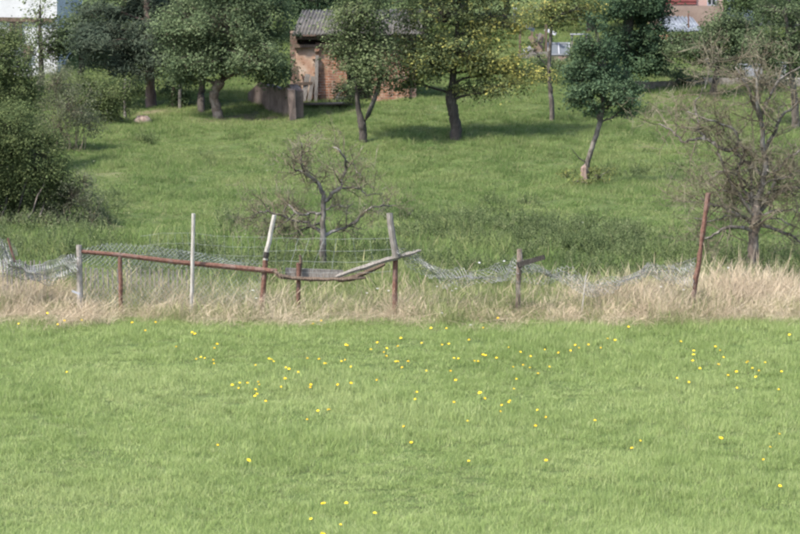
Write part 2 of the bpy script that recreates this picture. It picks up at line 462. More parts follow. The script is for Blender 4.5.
def scatter(name, key, pts, scale, rotz, label, cat, tilt=.12, tall=None, seed=0):
    g = np.random.default_rng(seed + 99)
    N = len(pts); me = bpy.data.meshes.new(name); me.vertices.add(N)
    me.vertices.foreach_set('co', pts.astype(np.float32).ravel())
    def av(nm, tp, data, fld):
        at = me.attributes.new(nm, tp, 'POINT'); at.data.foreach_set(fld, np.ascontiguousarray(data).ravel())
    rot = np.stack((g.normal(0, tilt, N), g.normal(0, tilt, N), rotz), -1).astype(np.float32)
    sc = np.stack((scale, scale, scale if tall is None else scale * tall), -1).astype(np.float32)
    av('rot', 'FLOAT_VECTOR', rot, 'vector'); av('scl', 'FLOAT_VECTOR', sc, 'vector')
    av('pick', 'INT', g.integers(0, 100, N).astype(np.int32), 'value')
    me.update()
    o = bpy.data.objects.new(name, me); COL.objects.link(o)
    ng = bpy.data.node_groups.new(name + '_scatter', 'GeometryNodeTree')
    ng.interface.new_socket('Geometry', in_out='INPUT', socket_type='NodeSocketGeometry')
    ng.interface.new_socket('Geometry', in_out='OUTPUT', socket_type='NodeSocketGeometry')
    gi = ng.nodes.new('NodeGroupInput'); go = ng.nodes.new('NodeGroupOutput')
    ip = ng.nodes.new('GeometryNodeInstanceOnPoints'); ci = ng.nodes.new('GeometryNodeCollectionInfo')
    ci.inputs['Collection'].default_value = SRC[key]
    ci.inputs['Separate Children'].default_value = True; ci.inputs['Reset Children'].default_value = True
    def na(nm, tp):
        nd = ng.nodes.new('GeometryNodeInputNamedAttribute'); nd.data_type = tp; nd.inputs['Name'].default_value = nm; return nd.outputs['Attribute']
    ng.links.new(gi.outputs[0], ip.inputs['Points']); ng.links.new(ci.outputs[0], ip.inputs['Instance'])
    ip.inputs['Pick Instance'].default_value = True
    ng.links.new(na('pick', 'INT'), ip.inputs['Instance Index'])
    ng.links.new(na('rot', 'FLOAT_VECTOR'), ip.inputs['Rotation']); ng.links.new(na('scl', 'FLOAT_VECTOR'), ip.inputs['Scale'])
    ng.links.new(ip.outputs[0], go.inputs[0])
    md = o.modifiers.new('scatter', 'NODES'); md.node_group = ng
    return tag(o, label, cat, kind='stuff')

def area(N, y0, y1, margin, seed, power=1.0):
    """random ground spots in the view wedge plus a margin on both sides"""
    g = np.random.default_rng(seed)
    out = []
    while sum(len(q) for q in out) < N:
        y = y0 + (y1 - y0) * g.uniform(0, 1, N) ** power
        hw = .1406 * y + margin
        x = g.uniform(-1, 1, N) * (.1406 * y1 + margin)
        k = np.abs(x) < hw
        out.append(np.stack((x[k], y[k]), -1))
    q = np.concatenate(out)[:N]
    return np.column_stack((q, H(q[:, 0], q[:, 1]))), g

FENCE_Y = 44.6
source('field', [blade_clump(46, .13, .045, .095, .0056, .6, 100 + k) for k in range(5)], M['field'])
pts, g = area(21000, 27.5, 44.6, 1.6, 1)
edge = 43.9 + 1.0 * noise(pts[:, 0] / 1.3, pts[:, 0] * 0, 9) + .7 * noise(pts[:, 0] / .4, pts[:, 0] * 0, 10)
keep = pts[:, 1] < edge + .8 * g.uniform(0, 1, len(pts)); pts = pts[keep]; N = len(pts)
tall_n = 1 + .8 * noise(pts[:, 0] / .8, pts[:, 1] / 1.3, 21) + .5 * noise(pts[:, 0] / 3, pts[:, 1] / 4, 25) + .5 * noise(pts[:, 0] / .25, pts[:, 1] / .4, 22)
scatter('field_grass', 'field', pts, g.uniform(.75, 1.25, N), g.uniform(0, 6.28, N), 'short bright green grass of the level field before the fence', 'grass', tall=tall_n)

source('pasture', [blade_clump(34, .20, .04, .15, .011, .75, 200 + k) for k in range(6)], M['pasture'])
pts, g = area(62000, 46.2, 116, 2.5, 2, .9); pts = pts[g.uniform(0, 1, len(pts)) > dirt(pts[:, 0], pts[:, 1]) * 1.1]; N = len(pts)
big = np.clip(.85 + 1.5 * noise(pts[:, 0] / .7, pts[:, 1] / 1.4, 31) + .8 * noise(pts[:, 0] / 3.5, pts[:, 1] / 4, 32), .6, 1.8)
scatter('pasture_grass', 'pasture', pts, g.uniform(.8, 1.25, N), g.uniform(0, 6.28, N), 'rough green pasture grass over the orchard slope', 'grass', tall=big)

source('tussock', [blade_clump(60, .22, .08, .24, .009, .7, 260 + k) for k in range(4)], M['tussock'])
pts, g = area(3600, 47, 108, 2.5, 8, .9); pts = pts[g.uniform(-.5, .5, len(pts)) < 1.3 * noise(pts[:, 0] / 1.6, pts[:, 1] / 2.4, 33) + .8 * noise(pts[:, 0] / 5, pts[:, 1] / 6, 34) - .12]; N = len(pts)
scatter('tussocks', 'tussock', pts, g.uniform(.6, 1.3, N), g.uniform(0, 6.28, N), 'darker green tussocks dotted over the orchard slope', 'grass', .15, seed=8)
source('thatch', [blade_clump(24, .2, .05, .17, .007, .9, 280 + k) for k in range(4)], M['greenstraw'])
pts, g = area(2600, 47, 100, 2.5, 9, .9); pts = pts[g.uniform(-.5, .5, len(pts)) < 1.4 * noise(pts[:, 0] / 1.3, pts[:, 1] / 2.0, 35) - .12]; N = len(pts)
scatter('dead_grass', 'thatch', pts, g.uniform(.7, 1.3, N), g.uniform(0, 6.28, N), 'yellowish dead grass patches on the orchard slope', 'grass', .2, seed=9)

# dry grass along the fence: thick at both ends, thin in the middle
def strip(N, y0, y1, seed):
    g = np.random.default_rng(seed)
    x = g.uniform(-9, 9, N); y = g.uniform(y0, y1, N) + .8 * noise(x / 1.1, x * 0, seed) + .5 * noise(x / .35, x * 0, seed + 3)
    px = x / y * FPX + 400
    return x, y, px, g
def dens(px):
    return np.interp(px, [0, 90, 240, 290, 560, 600, 660, 800], [.8, .9, .75, .5, .52, .72, .8, .8])
source('straw', [blade_clump(26, .17, .20, .66, .0036, .6, 300 + k, 5, .4, (.22, 0)) for k in range(8)], M['straw'])
x, y, px, g = strip(5600, 43.45, 46.2, 41)
k = g.uniform(0, 1, len(x)) < dens(px) * np.interp(y, [43.4, 44.2, 44.9], [.25, 1, 1]) * np.where(y > 45.0, np.interp(px, [60, 85, 560, 610], [.9, .12, .15, 1]), 1); x, y, px = x[k], y[k], px[k]
ht = np.interp(px, [0, 100, 260, 330, 560, 620, 720, 800], [.85, .75, .66, .56, .60, .80, .92, .9]) * np.interp(y, [43.4, 44.5, 45.0, 46.2], [.45, .8, 1.0, 1.0]) * (1 + .9 * noise(x / .7, y / .6, 42) + .5 * noise(x / .25, y / .25, 47))
scatter('dry_grass', 'straw', np.column_stack((x, y, H(x, y))), g.uniform(.75, 1.2, len(x)), g.uniform(-1.5, 1.5, len(x)),
        'tall straw coloured dry grass along the foot of the fence', 'grass', .36, ht)
source('culm', [blade_clump(6, .18, .45, .85, .0034, .4, 330 + k, 5, .9, (.12, 0)) for k in range(6)], M['straw'])
x, y, px, g = strip(620, 43.9, 46.2, 49)
k = g.uniform(0, 1, len(x)) < np.interp(px, [0, 260, 300, 560, 640, 800], [.7, .55, .4, .5, 1, 1]); x, y, px = x[k], y[k], px[k]
scatter('dry_stalks', 'culm', np.column_stack((x, y, H(x, y))), g.uniform(.6, 1.0, len(x)), g.uniform(-1.2, 1.2, len(x)), 'thin pale seed stalks standing above the dry grass', 'grass', .2)
source('halfdry', [blade_clump(34, .16, .10, .34, .0055, .65, 350 + k, 4, .1) for k in range(5)], M['greenstraw'])
x, y, px, g = strip(5000, 44.1, 48.4, 43)
scatter('half_dry_grass', 'halfdry', np.column_stack((x, y, H(x, y))), g.uniform(.7, 1.2, len(x)), g.uniform(0, 6.28, len(x)),
        'knee high green and yellowing grass around the fence posts', 'grass', .16, 1 + .9 * noise(x / .8, y / .8, 44))

source('weed', [weed_clump(400 + k, 10, .10, .40, .052, .3) for k in range(7)], M['weed'])
g = np.random.default_rng(51)
wp = []
for (x0, x1, y0, y1, N) in ((380, 720, 238, 285, 230), (700, 840, 250, 288, 110), (-40, 115, 205, 270, 260), (120, 380, 255, 285, 170),
                           (420, 640, 222, 250, 170), (560, 640, 232, 268, 110), (-60, 860, 275, 292, 170), (225, 250, 228, 240, 12)):
    for q in range(N):
        px, py = g.uniform(x0, x1), g.uniform(y0, y1)
        yy = np.interp(-py, [-r for r, _ in ROWS], [d for _, d in ROWS]); wp.append(((px - 400) / FPX * yy, yy))
for (cx, cy, sx, N) in ((205, 163, 5, 5), (145, 142, 7, 6), (120, 205, 14, 8), (507, 205, 16, 9), (640, 178, 20, 8), (415, 225, 22, 12), (612, 178, 20, 5)):
    for q in range(N):
        px, py = g.normal(cx, sx), g.normal(cy, 2.5)
        yy = np.interp(-py, [-r for r, _ in ROWS], [d for _, d in ROWS]); wp.append(((px - 400) / FPX * yy, yy))
wp = np.array(wp)
scatter('weeds', 'weed', np.column_stack((wp, H(wp[:, 0], wp[:, 1]))), g.uniform(.6, 1.25, len(wp)), g.uniform(0, 6.28, len(wp)),
        'leafy green weeds and nettles in the hollow behind the fence', 'weeds', .15)

x, y, px, g = strip(4200, 47.0, 56.5, 45)
k = g.uniform(0, 1, len(x)) < np.clip(.45 + 1.6 * noise(x / 1.2, y / 1.6, 46) + .5 * np.clip((53 - y) / 4, 0, 1), .05, 1); x, y = x[k], y[k]
scatter('rough_grass', 'pasture', np.column_stack((x, y, H(x, y))), g.uniform(1.0, 1.6, len(x)), g.uniform(0, 6.28, len(x)),
        'taller rough grass tufts in the hollow behind the fence', 'grass', .2, np.clip(1.7 + 1.6 * noise(x / .8, y / 1.1, 48), .7, 2.8), 3)

# ------------------------------------------------------------------ trees
def leaf_quads(mb, c, nrm, size, g, tone, aspect=.62, mat=0):
    N = len(c)
    nrm = nrm / np.maximum(np.linalg.norm(nrm, axis=1, keepdims=True), 1e-6)
    a = g.normal(0, 1, (N, 3)); a -= (a * nrm).sum(1, keepdims=True) * nrm
    a /= np.maximum(np.linalg.norm(a, axis=1, keepdims=True), 1e-6); b = np.cross(nrm, a)
    s = size[:, None]
    v = np.stack((c - a * s * .5, c + b * s * aspect * .5 + nrm * s * .1, c + a * s * .5, c - b * s * aspect * .5 + nrm * s * .1), 1)
    i = np.arange(N * 4).reshape(N, 4)
    mb.add(v.reshape(-1, 3), i, tone, mat)

def curve(a, b, g, n=6, wob=.08, sag=0.0):
    t = np.linspace(0, 1, n)[:, None]
    L = np.linalg.norm(np.asarray(b) - np.asarray(a))
    p = np.asarray(a) * (1 - t) + np.asarray(b) * t
    w = np.cumsum(g.normal(0, 1, (n, 3)), 0); w -= t * w[-1]
    p = p + w * (wob * L / math.sqrt(n)); p[:, 2] += sag * L * (4 * t * (1 - t))[:, 0]
    p[0] = a; p[-1] = b
    return p

def tree(name, label, base, trunk, blobs, leafmat, barkmat, leaf=.085, cs=.3, per=95, fill=1.0, seed=0, group=None, tonefun=None,
         needles=False, cat='tree', smooth_r=None, attach=None, sides=8):
    """trunk: [(point, radius)...]; blobs: [(centre, radii xyz, clumps)]"""
    g = np.random.default_rng(seed)
    root = thing(name, label, cat, base, group)
    tb = MB(); tp = np.array([p for p, _ in trunk]); tr = np.array([r for _, r in trunk])
    # refine the trunk
    q = np.linspace(0, len(tp) - 1, len(tp) * 4); ii = np.arange(len(tp))
    tp2 = np.stack([np.interp(q, ii, tp[:, k]) for k in range(3)], -1); tr2 = np.interp(q, ii, tr)
    tp2[1:-1] += g.normal(0, .06, (len(q) - 2, 3)) * tr2[1:-1, None]
    tr2 = tr2 * g.uniform(.95, 1.05, len(tr2)); tr2[0] *= 1.3
    tb.tubes(tp2, tr2, sides)
    lb = MB(); tw = []
    top = tp[-1]
    for (c, rad, k) in blobs:
        c = np.asarray(c, float); rad = np.asarray(rad, float)
        # limb from the nearest suitable trunk point
        cand = tp2[len(tp2) // 2:] if attach is None else tp2[int(len(tp2) * attach):]
        j = np.argmin(np.linalg.norm(cand - c, axis=1) + np.maximum(0, cand[:, 2] - c[2] + .3) * 2)
        a = cand[j]; r0 = max(.018, tr[-1] * .75)
        limb = curve(a, c, g, 7, .1, .05)
        tb.tubes(limb, np.linspace(r0, r0 * .3, 7), 5)
        d = g.normal(0, 1, (k, 3)); d /= np.linalg.norm(d, axis=1, keepdims=True)
        d[:, 2] = np.where(d[:, 2] < -.35, d[:, 2] * .6, d[:, 2])
        rr = g.uniform(.3, 1.0, k) ** .6 * np.where(g.uniform(0, 1, k) < .2, g.uniform(1.1, 1.4, k), 1)
        cc = c + d * rr[:, None] * rad
        for m in range(k):
            s = limb[g.integers(2, 7)]
            tw.append(curve(s, cc[m], g, 4, .12, .04))
        sz = cs * g.uniform(.45, 1.35, k) * np.where(rr > 1.05, .6, 1)
        cnt = np.maximum(8, (per * (sz / cs) ** 2 * fill)).astype(int)
        src = np.repeat(np.arange(k), cnt); N = len(src)
        off = g.normal(0, 1, (N, 3)) * (sz[src] * .62)[:, None] * np.array((1, 1, .7))
        lp = cc[src] + off
        out = (cc[src] - c) / rad
        nr = out * .6 + np.array((0, 0, .75)) + g.normal(0, .5, (N, 3))
        ct = g.uniform(0, 1, k)
        tone = np.clip(.5 + .32 * (ct[src] - .5) * 2 + g.normal(0, .17, N), 0, 1)
        if tonefun is not None: tone = tonefun(lp, tone, g)
        if needles:
            leaf_quads(lb, lp, nr, leaf * g.uniform(.7, 1.3, N), g, tone, .16)
        else:
            leaf_quads(lb, lp, nr, leaf * g.uniform(.45, 1.35, N), g, tone, .62)
    tw = np.array(tw)
    tb.tubes(tw, np.broadcast_to(np.array([.014, .010, .007, .004]), (len(tw), 4)), 3)
    tb.build('trunk', barkmat, root, smooth=True)
    lb.build('crown', leafmat, root)
    return root

def pxblob(px, py, rx, ry, Y, k, dy=0.0, depth=None):
    s = Y / FPX
    return (P(px, py, Y + dy), (rx * s, (depth if depth else (rx + ry) * .5 * s), ry * s), k)

def pxtrunk(lst, Y):
    return [(P(x, y, Y + (dy if len(r) else 0)), w * .5 * Y / FPX) for (x, y, w, dy, r) in [(q[0], q[1], q[2], q[3] if len(q) > 3 else 0.0, (1,)) for q in lst]]

def grounded(px, py):
    b = G(px, py); return b

# --- walnut-like tree left of the ruin
b = grounded(219, 118); Y = b[1]
tr = [(b - (0, 0, .15), .18)] + pxtrunk([(216.5, 108, 9.5), (214, 98, 9), (214, 91, 9.5), (219, 84, 11), (224, 74, 9), (226, 40, 7), (228, 0, 5)], Y)
tree('apple_tree', 'large leaning apple tree with pale lower trunk beside the ruined brick shed', b, tr,
     [pxblob(200, 62, 34, 22, Y, 46, -.4), pxblob(250, 58, 42, 26, Y, 60, -.6), pxblob(222, 25, 55, 34, Y, 95), pxblob(262, 22, 36, 30, Y, 60, .3),
      pxblob(180, 32, 26, 34, Y, 44, .2), pxblob(225, -25, 50, 30, Y, 60), pxblob(275, 72, 22, 14, Y, 22, -.3), pxblob(188, 78, 16, 9, Y, 14)],
     M['leaf_walnut'], M['bark_pale'], .095, .34, 105, seed=11)
b = grounded(201, 112); Y = b[1] + 1.0
tree('apple_tree', 'thin dark trunked apple tree behind the large leaning apple tree', b, [(b - (0, 0, .15), .12)] + pxtrunk([(201, 95, 7), (203, 80, 6), (200, 50, 5), (192, 10, 3)], Y),
     [pxblob(188, 58, 24, 20, Y, 30), pxblob(196, 15, 28, 26, Y, 40), pxblob(210, 45, 24, 24, Y, 26, .6)], M['leaf_walnut'], M['bark_dark'], .095, .33, 95, seed=12)

# --- pine
b = grounded(151, 107); Y = b[1]
pb = []
gp = np.random.default_rng(5)
for (x, y, rx, ry, k) in ((105, 14, 34, 9, 22), (165, 8, 36, 9, 22), (125, 30, 40, 8, 24), (178, 28, 30, 9, 18), (100, 46, 36, 8, 20), (150, 44, 34, 9, 22), (112, 62, 30, 7, 18),
                          (165, 60, 26, 7, 14), (135, 72, 26, 6, 12), (130, -8, 44, 10, 26), (150, -30, 44, 12, 26), (140, -60, 36, 14, 22), (90, 30, 18, 8, 9), (145, 16, 40, 9, 18), (150, 6, 20, 12, 16), (152, 26, 18, 12, 14), (150, 48, 16, 9, 10)):
    pb.append(pxblob(x, y, rx, ry, Y, int(k * 1.25), gp.uniform(-.9, .9), .95))
tree('pine_tree', 'tall dark pine with bare reddish grey trunk behind the left bushes', b,
     [(b - (0, 0, .15), .19)] + pxtrunk([(150, 85, 9.5), (149, 60, 9), (148, 20, 8), (146, -40, 6), (145, -90, 3)], Y), pb, M['needle'], M['bark_pine'], 0.17, .28, 150, seed=13, needles=True, attach=.3)

# --- sparse grey-green tree in front of the ruin, V shaped stems
b = grounded(364, 142); Y = b[1]
root = tree('apple_tree', 'slender grey green apple tree with forked V shaped trunk before the ruined shed', b,
     [(b - (0, 0, .15), .13)] + pxtrunk([(363, 130, 8), (362, 124, 8), (358, 108, 5), (357, 92, 4.5), (356, 60, 4), (360, 20, 3)], Y),
     [pxblob(350, 60, 16, 26, Y, 20), pxblob(372, 45, 24, 30, Y, 38, .3), pxblob(382, 80, 16, 16, Y, 16, -.3), pxblob(362, 15, 34, 28, Y, 46), pxblob(362, -25, 36, 22, Y, 36), pxblob(362, -60, 26, 20, Y, 26),  # highest clump, out of view, added to strengthen the tree's shadow on the slope
      pxblob(365, 85, 16, 16, Y, 14), pxblob(345, 30, 16, 24, Y, 18, .3), pxblob(378, 60, 22, 24, Y, 24, -.3), pxblob(335, 50, 10, 14, Y, 7)],
     M['leaf_grey'], M['bark_dark'], .085, .30, 78, seed=14)
t2 = MB()
st = np.array([P(362, 126, Y), P(368, 115, Y), P(374, 100, Y - .1), P(377, 92, Y - .1), P(382, 75, Y), P(380, 45, Y)])
t2.tubes(st, np.array([.075, .07, .065, .06, .045, .02]), 7)
tag(t2.build('stem', M['bark_grey'], root, smooth=True), 'second bare stem leaning right')

# --- yellowing tree
b = grounded(456, 139); Y = b[1]
def yellow_tone(p, t, g):
    px = p[:, 0] / p[:, 1] * FPX + 400
    rowy = HORIZON - p[:, 2] / p[:, 1] * FPX
    k = np.clip((px - 445) / 70, 0, 1) * .34 + np.clip((70 - np.abs(rowy - 70)) / 70, 0, 1) * np.clip((430 - px) / 40, 0, 1) * .15
    return np.clip(t * .8 + k + g.normal(0, .10, len(t)) - .05, 0, 1)
tree('apple_tree', 'broad apple tree with yellowing leaves and thick dark trunk on the slope', b,
     [(b - (0, 0, .15), .19)] + pxtrunk([(456, 128, 11), (454, 116, 10.5), (452, 106, 11), (450, 98, 10), (452, 85, 7), (455, 55, 6), (458, 20, 4)], Y),
     [pxblob(425, 62, 30, 28, Y, 50, -.3), pxblob(460, 50, 34, 34, Y, 64, -.3), pxblob(498, 62, 28, 28, Y, 44), pxblob(440, 15, 44, 28, Y, 60), pxblob(490, 20, 36, 28, Y, 48, .3),
      pxblob(455, -22, 46, 22, Y, 48), pxblob(458, -62, 36, 22, Y, 40), pxblob(408, 82, 14, 10, Y, 12), pxblob(505, 88, 22, 9, Y, 15, -.4), pxblob(470, 88, 30, 8, Y, 15), pxblob(528, 75, 12, 6, Y, 6), pxblob(405, 40, 12, 24, Y, 14)],  # topmost crown clump, unseen, put in for a broader shadow below
     M['leaf_yellow'], M['bark_dark'], .09, .30, 80, seed=15, tonefun=yellow_tone)

# --- thin tree with yellow-green top
b = grounded(552, 121); Y = b[1]
tree('plum_tree', 'thin straight young tree with yellow green top between the orchard trees', b,
     [(b - (0, 0, .1), .075)] + pxtrunk([(552, 105, 5), (550, 85, 4.5), (549, 65, 4), (551, 30, 3), (556, 0, 2)], Y),
     [pxblob(560, 18, 34, 16, Y, 26), pxblob(578, 8, 24, 14, Y, 18), pxblob(545, 8, 26, 14, Y, 16), pxblob(565, -18, 40, 18, Y, 26), pxblob(547, 76, 9, 3, Y, 3), pxblob(531, 55, 8, 16, Y, 4)],
     M['leaf_yellowgreen'], M['bark_grey'], .09, .28, 60, seed=16)

# --- small leaning tree with torn stump
b = grounded(586, 183); Y = b[1]
root = tree('plum_tree', 'small leaning blue green plum tree with a torn pale stump at its base', b,
     [(b - (0, 0, .1) + (.03, .1, 0), .075)] + pxtrunk([(587, 165, 5.5), (591, 150, 5), (596, 136, 5), (600, 122, 5), (603, 105, 4), (604, 70, 3)], Y),
     [pxblob(577, 100, 13, 11, Y, 16, -.25), pxblob(620, 99, 16, 15, Y, 26, -.2), pxblob(598, 88, 24, 13, Y, 34), pxblob(590, 68, 17, 15, Y, 24), pxblob(612, 72, 17, 15, Y, 24, .2), pxblob(607, 48, 12, 15, Y, 14), pxblob(586, 44, 11, 12, Y, 11),
      pxblob(628, 110, 8, 7, Y, 6), pxblob(597, 112, 12, 6, Y, 7), pxblob(569, 78, 8, 12, Y, 7), pxblob(595, 26, 8, 9, Y, 5), pxblob(632, 86, 7, 9, Y, 6)],
     M['leaf_small'], M['bark_grey'], .075, .19, 85, seed=17)
sb = MB()
sb.tubes(np.array([P(585, 186, Y), P(584.5, 176, Y), P(584, 168, Y), P(586, 163, Y)]), np.array([.12, .10, .085, .02]), 7)
tag(sb.build('stump', M['stump'], root), 'torn pale stump')
s2 = MB(); s2.tubes(np.array([P(600, 122, Y), P(597, 112, Y), P(594, 104, Y), P(590, 90, Y)]), np.array([.05, .045, .04, .02]), 6)
s2.build('branch', M['bark_grey'], root, smooth=True); s2 = MB()
s2.tubes(np.array([P(587, 163, Y), P(579, 158, Y - .1), P(571, 148, Y - .2)]), np.array([.02, .014, .006]), 4)
s2.build('branch', M['bark_grey'], root, smooth=True)

def bush(name, label, base, blobs, leafmat, barkmat, leaf, cs, per, seed, group=None, cat='bush', stems=6, stem_r=.03, tonefun=None, droop=0):
    g = np.random.default_rng(seed)
    root = thing(name, label, cat, base, group)
    sb, lb = MB(), MB(); base = np.asarray(base, float)
    for (c, rad, k) in blobs:
        c = np.asarray(c, float); rad = np.asarray(rad, float)
        for q in range(max(1, stems // max(1, len(blobs)))):
            a = base + np.array((g.normal(0, .25) + (c[0] - base[0]) * .45, (c[1] - base[1]) * .6 + g.normal(0, .15), 0)); a[2] = float(H(a[0], a[1])) - .05
            e = c + g.normal(0, .45, 3) * rad
            sb.tubes(curve(a, e, g, 7, .09), np.linspace(stem_r, stem_r * .25, 7), 5)
        d = g.normal(0, 1, (k, 3)); d /= np.linalg.norm(d, axis=1, keepdims=True)
        cc = c + d * (g.uniform(.3, 1.0, k) ** .5)[:, None] * rad
        gzz = H(cc[:, 0], cc[:, 1]); cc[:, 2] = np.maximum(cc[:, 2], gzz + .05)
        st = np.array([curve(c + (cc[m] - c) * .15 - (0, 0, .2 * rad[2]), cc[m], g, 4, .12) for m in range(k)])
        sb.tubes(st, np.broadcast_to(np.array([.010, .008, .005, .003]), (k, 4)), 3)
        sz = cs * g.uniform(.6, 1.35, k); cnt = np.maximum(6, per * (sz / cs) ** 2).astype(int)
        src = np.repeat(np.arange(k), cnt); N = len(src)
        lp = cc[src] + g.normal(0, 1, (N, 3)) * (sz[src] * .62)[:, None] * np.array((1, 1, .75))
        lp[:, 2] = np.maximum(lp[:, 2], H(lp[:, 0], lp[:, 1]) + .01)
        nr = (cc[src] - c) / rad * .6 + np.array((0, 0, .7)) + g.normal(0, .6, (N, 3))
        tone = np.clip(.5 + .44 * (g.uniform(0, 1, k)[src] - .5) + g.normal(0, .16, N), 0, 1)
        leaf_quads(lb, lp, nr, leaf * g.uniform(.6, 1.3, N), g, tone, .5)
    tag(sb.build('stems', barkmat, root, smooth=True), kind='stuff')
    lb.build('foliage', leafmat, root)
    return root

b = grounded(572, 184)
bush('bush', 'low yellow green sucker growth around the torn stump of the small plum tree', b,
     [(G(568, 182) + (0, 0, .2), (.22, .2, .2), 12), (G(576, 187) + (0, 0, .15), (.18, .2, .16), 9), (G(599, 184) + (0, 0, .24), (.28, .2, .24), 16), (G(590, 186) + (0, 0, .1), (.1, .15, .1), 4), (G(585, 174) + (0, 0, .15), (.2, .2, .12), 6)],
     M['leaf_yellowgreen'], M['bark_grey'], .075, .12, 20, 21, stems=5, stem_r=.01)

# --- dark trees on the right
b = grounded(628, 92); Y = b[1]
tree('spruce_tree', 'dense dark green tree with drooping boughs left of the metal roofed shed', b,
     [(b - (0, 0, .15), .17)] + pxtrunk([(628, 78, 9), (627, 60, 8), (630, 30, 7), (632, -20, 5), (632, -70, 2)], Y),
     [pxblob(646, 64, 20, 14, Y, 34, -.3), pxblob(618, 44, 26, 24, Y, 44), pxblob(652, 38, 18, 28, Y, 44), pxblob(662, 56, 10, 12, Y, 12, -.2), pxblob(628, 5, 36, 26, Y, 60), pxblob(652, 5, 18, 24, Y, 30), pxblob(630, -40, 34, 28, Y, 50), pxblob(632, -85, 20, 26, Y, 26)],
     M['leaf_dark'], M['bark_dark'], .10, .30, 120, seed=18)
b = grounded(712, 97); Y = b[1]
tree('apple_tree', 'squat dark green apple tree with slanting trunk in front of the pink house', b,
     [(b - (0, 0, .15), .15)] + pxtrunk([(714, 86, 6.5), (717, 72, 6), (718, 55, 5), (722, 30, 3)], Y),
     [pxblob(690, 46, 24, 16, Y, 46), pxblob(718, 34, 26, 18, Y, 58), pxblob(740, 50, 22, 18, Y, 42, .3), pxblob(708, 58, 26, 10, Y, 30), pxblob(728, 24, 18, 12, Y, 22), pxblob(677, 42, 9, 8, Y, 8), pxblob(750, 32, 16, 16, Y, 24)],
     M['leaf_walnut'], M['bark_dark'], .085, .27, 85, seed=19)
b = grounded(796, 128); Y = b[1]
tree('pear_tree', 'green tree at the right edge behind the bare grey tree', b,
     [(b - (0, 0, .15), .13)] + pxtrunk([(795, 100, 7), (792, 80, 6), (790, 50, 5), (785, 10, 3)], Y),
     [pxblob(772, 40, 30, 22, Y, 54, .3), pxblob(800, 48, 30, 24, Y, 56), pxblob(765, 62, 20, 10, Y, 20), pxblob(780, 10, 30, 16, Y, 22), pxblob(755, 45, 16, 14, Y, 14), pxblob(820, 20, 34, 30, Y, 36), pxblob(790, 66, 26, 8, Y, 14), pxblob(800, -15, 40, 14, Y, 14)],
     M['leaf_walnut'], M['bark_grey'], .08, .25, 76, seed=20)
# background trees
for (px, Yb, wpx, hpx, mat, k, lab, sd) in (
        (80, 95, 34, 40, 'leaf_walnut', 1.0, 'mid green broadleaf tree between the white house and the pine', 31),
        (318, 106, 40, 44, 'leaf_dark', 1.0, 'very dark tree rising behind the grey roof of the ruined shed', 32),
        (505, 113, 30, 34, 'leaf_back', .8, 'dark tree behind the shelter of white boards', 33),
        (590, 112, 34, 40, 'leaf_back', .8, 'leafy tree far behind the thin yellow green tree', 34),
        (425, 108, 44, 44, 'leaf_back', .9, 'background tree behind the broad yellowing apple tree', 35),
        (755, 107, 30, 36, 'leaf_back', .8, 'background tree in front of the right white house', 36),
        (175, 104, 48, 46, 'leaf_dark', 1.0, 'dark background tree directly behind the pine', 37),
        (245, 108, 46, 50, 'leaf_dark', 1.0, 'dark background tree behind the large leaning apple tree', 40),
        (375, 112, 40, 46, 'leaf_back', 1.0, 'background tree behind the right end of the ruined shed', 46),
        (465, 116, 40, 40, 'leaf_dark', .9, 'dark background tree at the top between shed and boards', 47),
        (625, 108, 30, 26, 'leaf_dark', .9, 'dark background tree behind the dense drooping tree', 48),
        (790, 104, 34, 34, 'leaf_back', .9, 'background tree at the right edge before the white house', 49),
        (550, 116, 34, 30, 'leaf_back', .9, 'background tree above the small glazed frame', 50),
        (40, 94.5, 26, 56, 'leaf_grey', .55, 'thin leaved tree in front of the left white house', 38)):
    x_ = (px - 400) / FPX * Yb; base = np.array((x_, Yb, float(H(x_, Yb))))
    r0 = HORIZON - base[2] / Yb * FPX
    up = 20 if px != 40 else 8
    c0 = r0 - up - hpx * .8
    tree('broadleaf_tree' , lab, base, [(base - (0, 0, .2), .16)] + pxtrunk([(px, r0 - 12, 7), (px + 2, r0 - up, 6), (px, c0, 4), (px, c0 - hpx * .6, 2)], Yb),
         [pxblob(px - wpx * .5, c0 + hpx * .25, wpx * .62, hpx * .5, Yb, int(34 * k)), pxblob(px + wpx * .5, c0 + hpx * .2, wpx * .6, hpx * .5, Yb, int(34 * k), .5),
          pxblob(px, c0 - hpx * .35, wpx * .75, hpx * .55, Yb, int(44 * k)), pxblob(px + wpx * .1, c0 + hpx * .1, wpx * .8, hpx * .6, Yb, int(30 * k), -.6)],
         M[mat], M['bark_dark'], .11, .36, 85 if px not in (40, 80) else (22 if px == 40 else 60), seed=sd, group='trees behind the orchard')

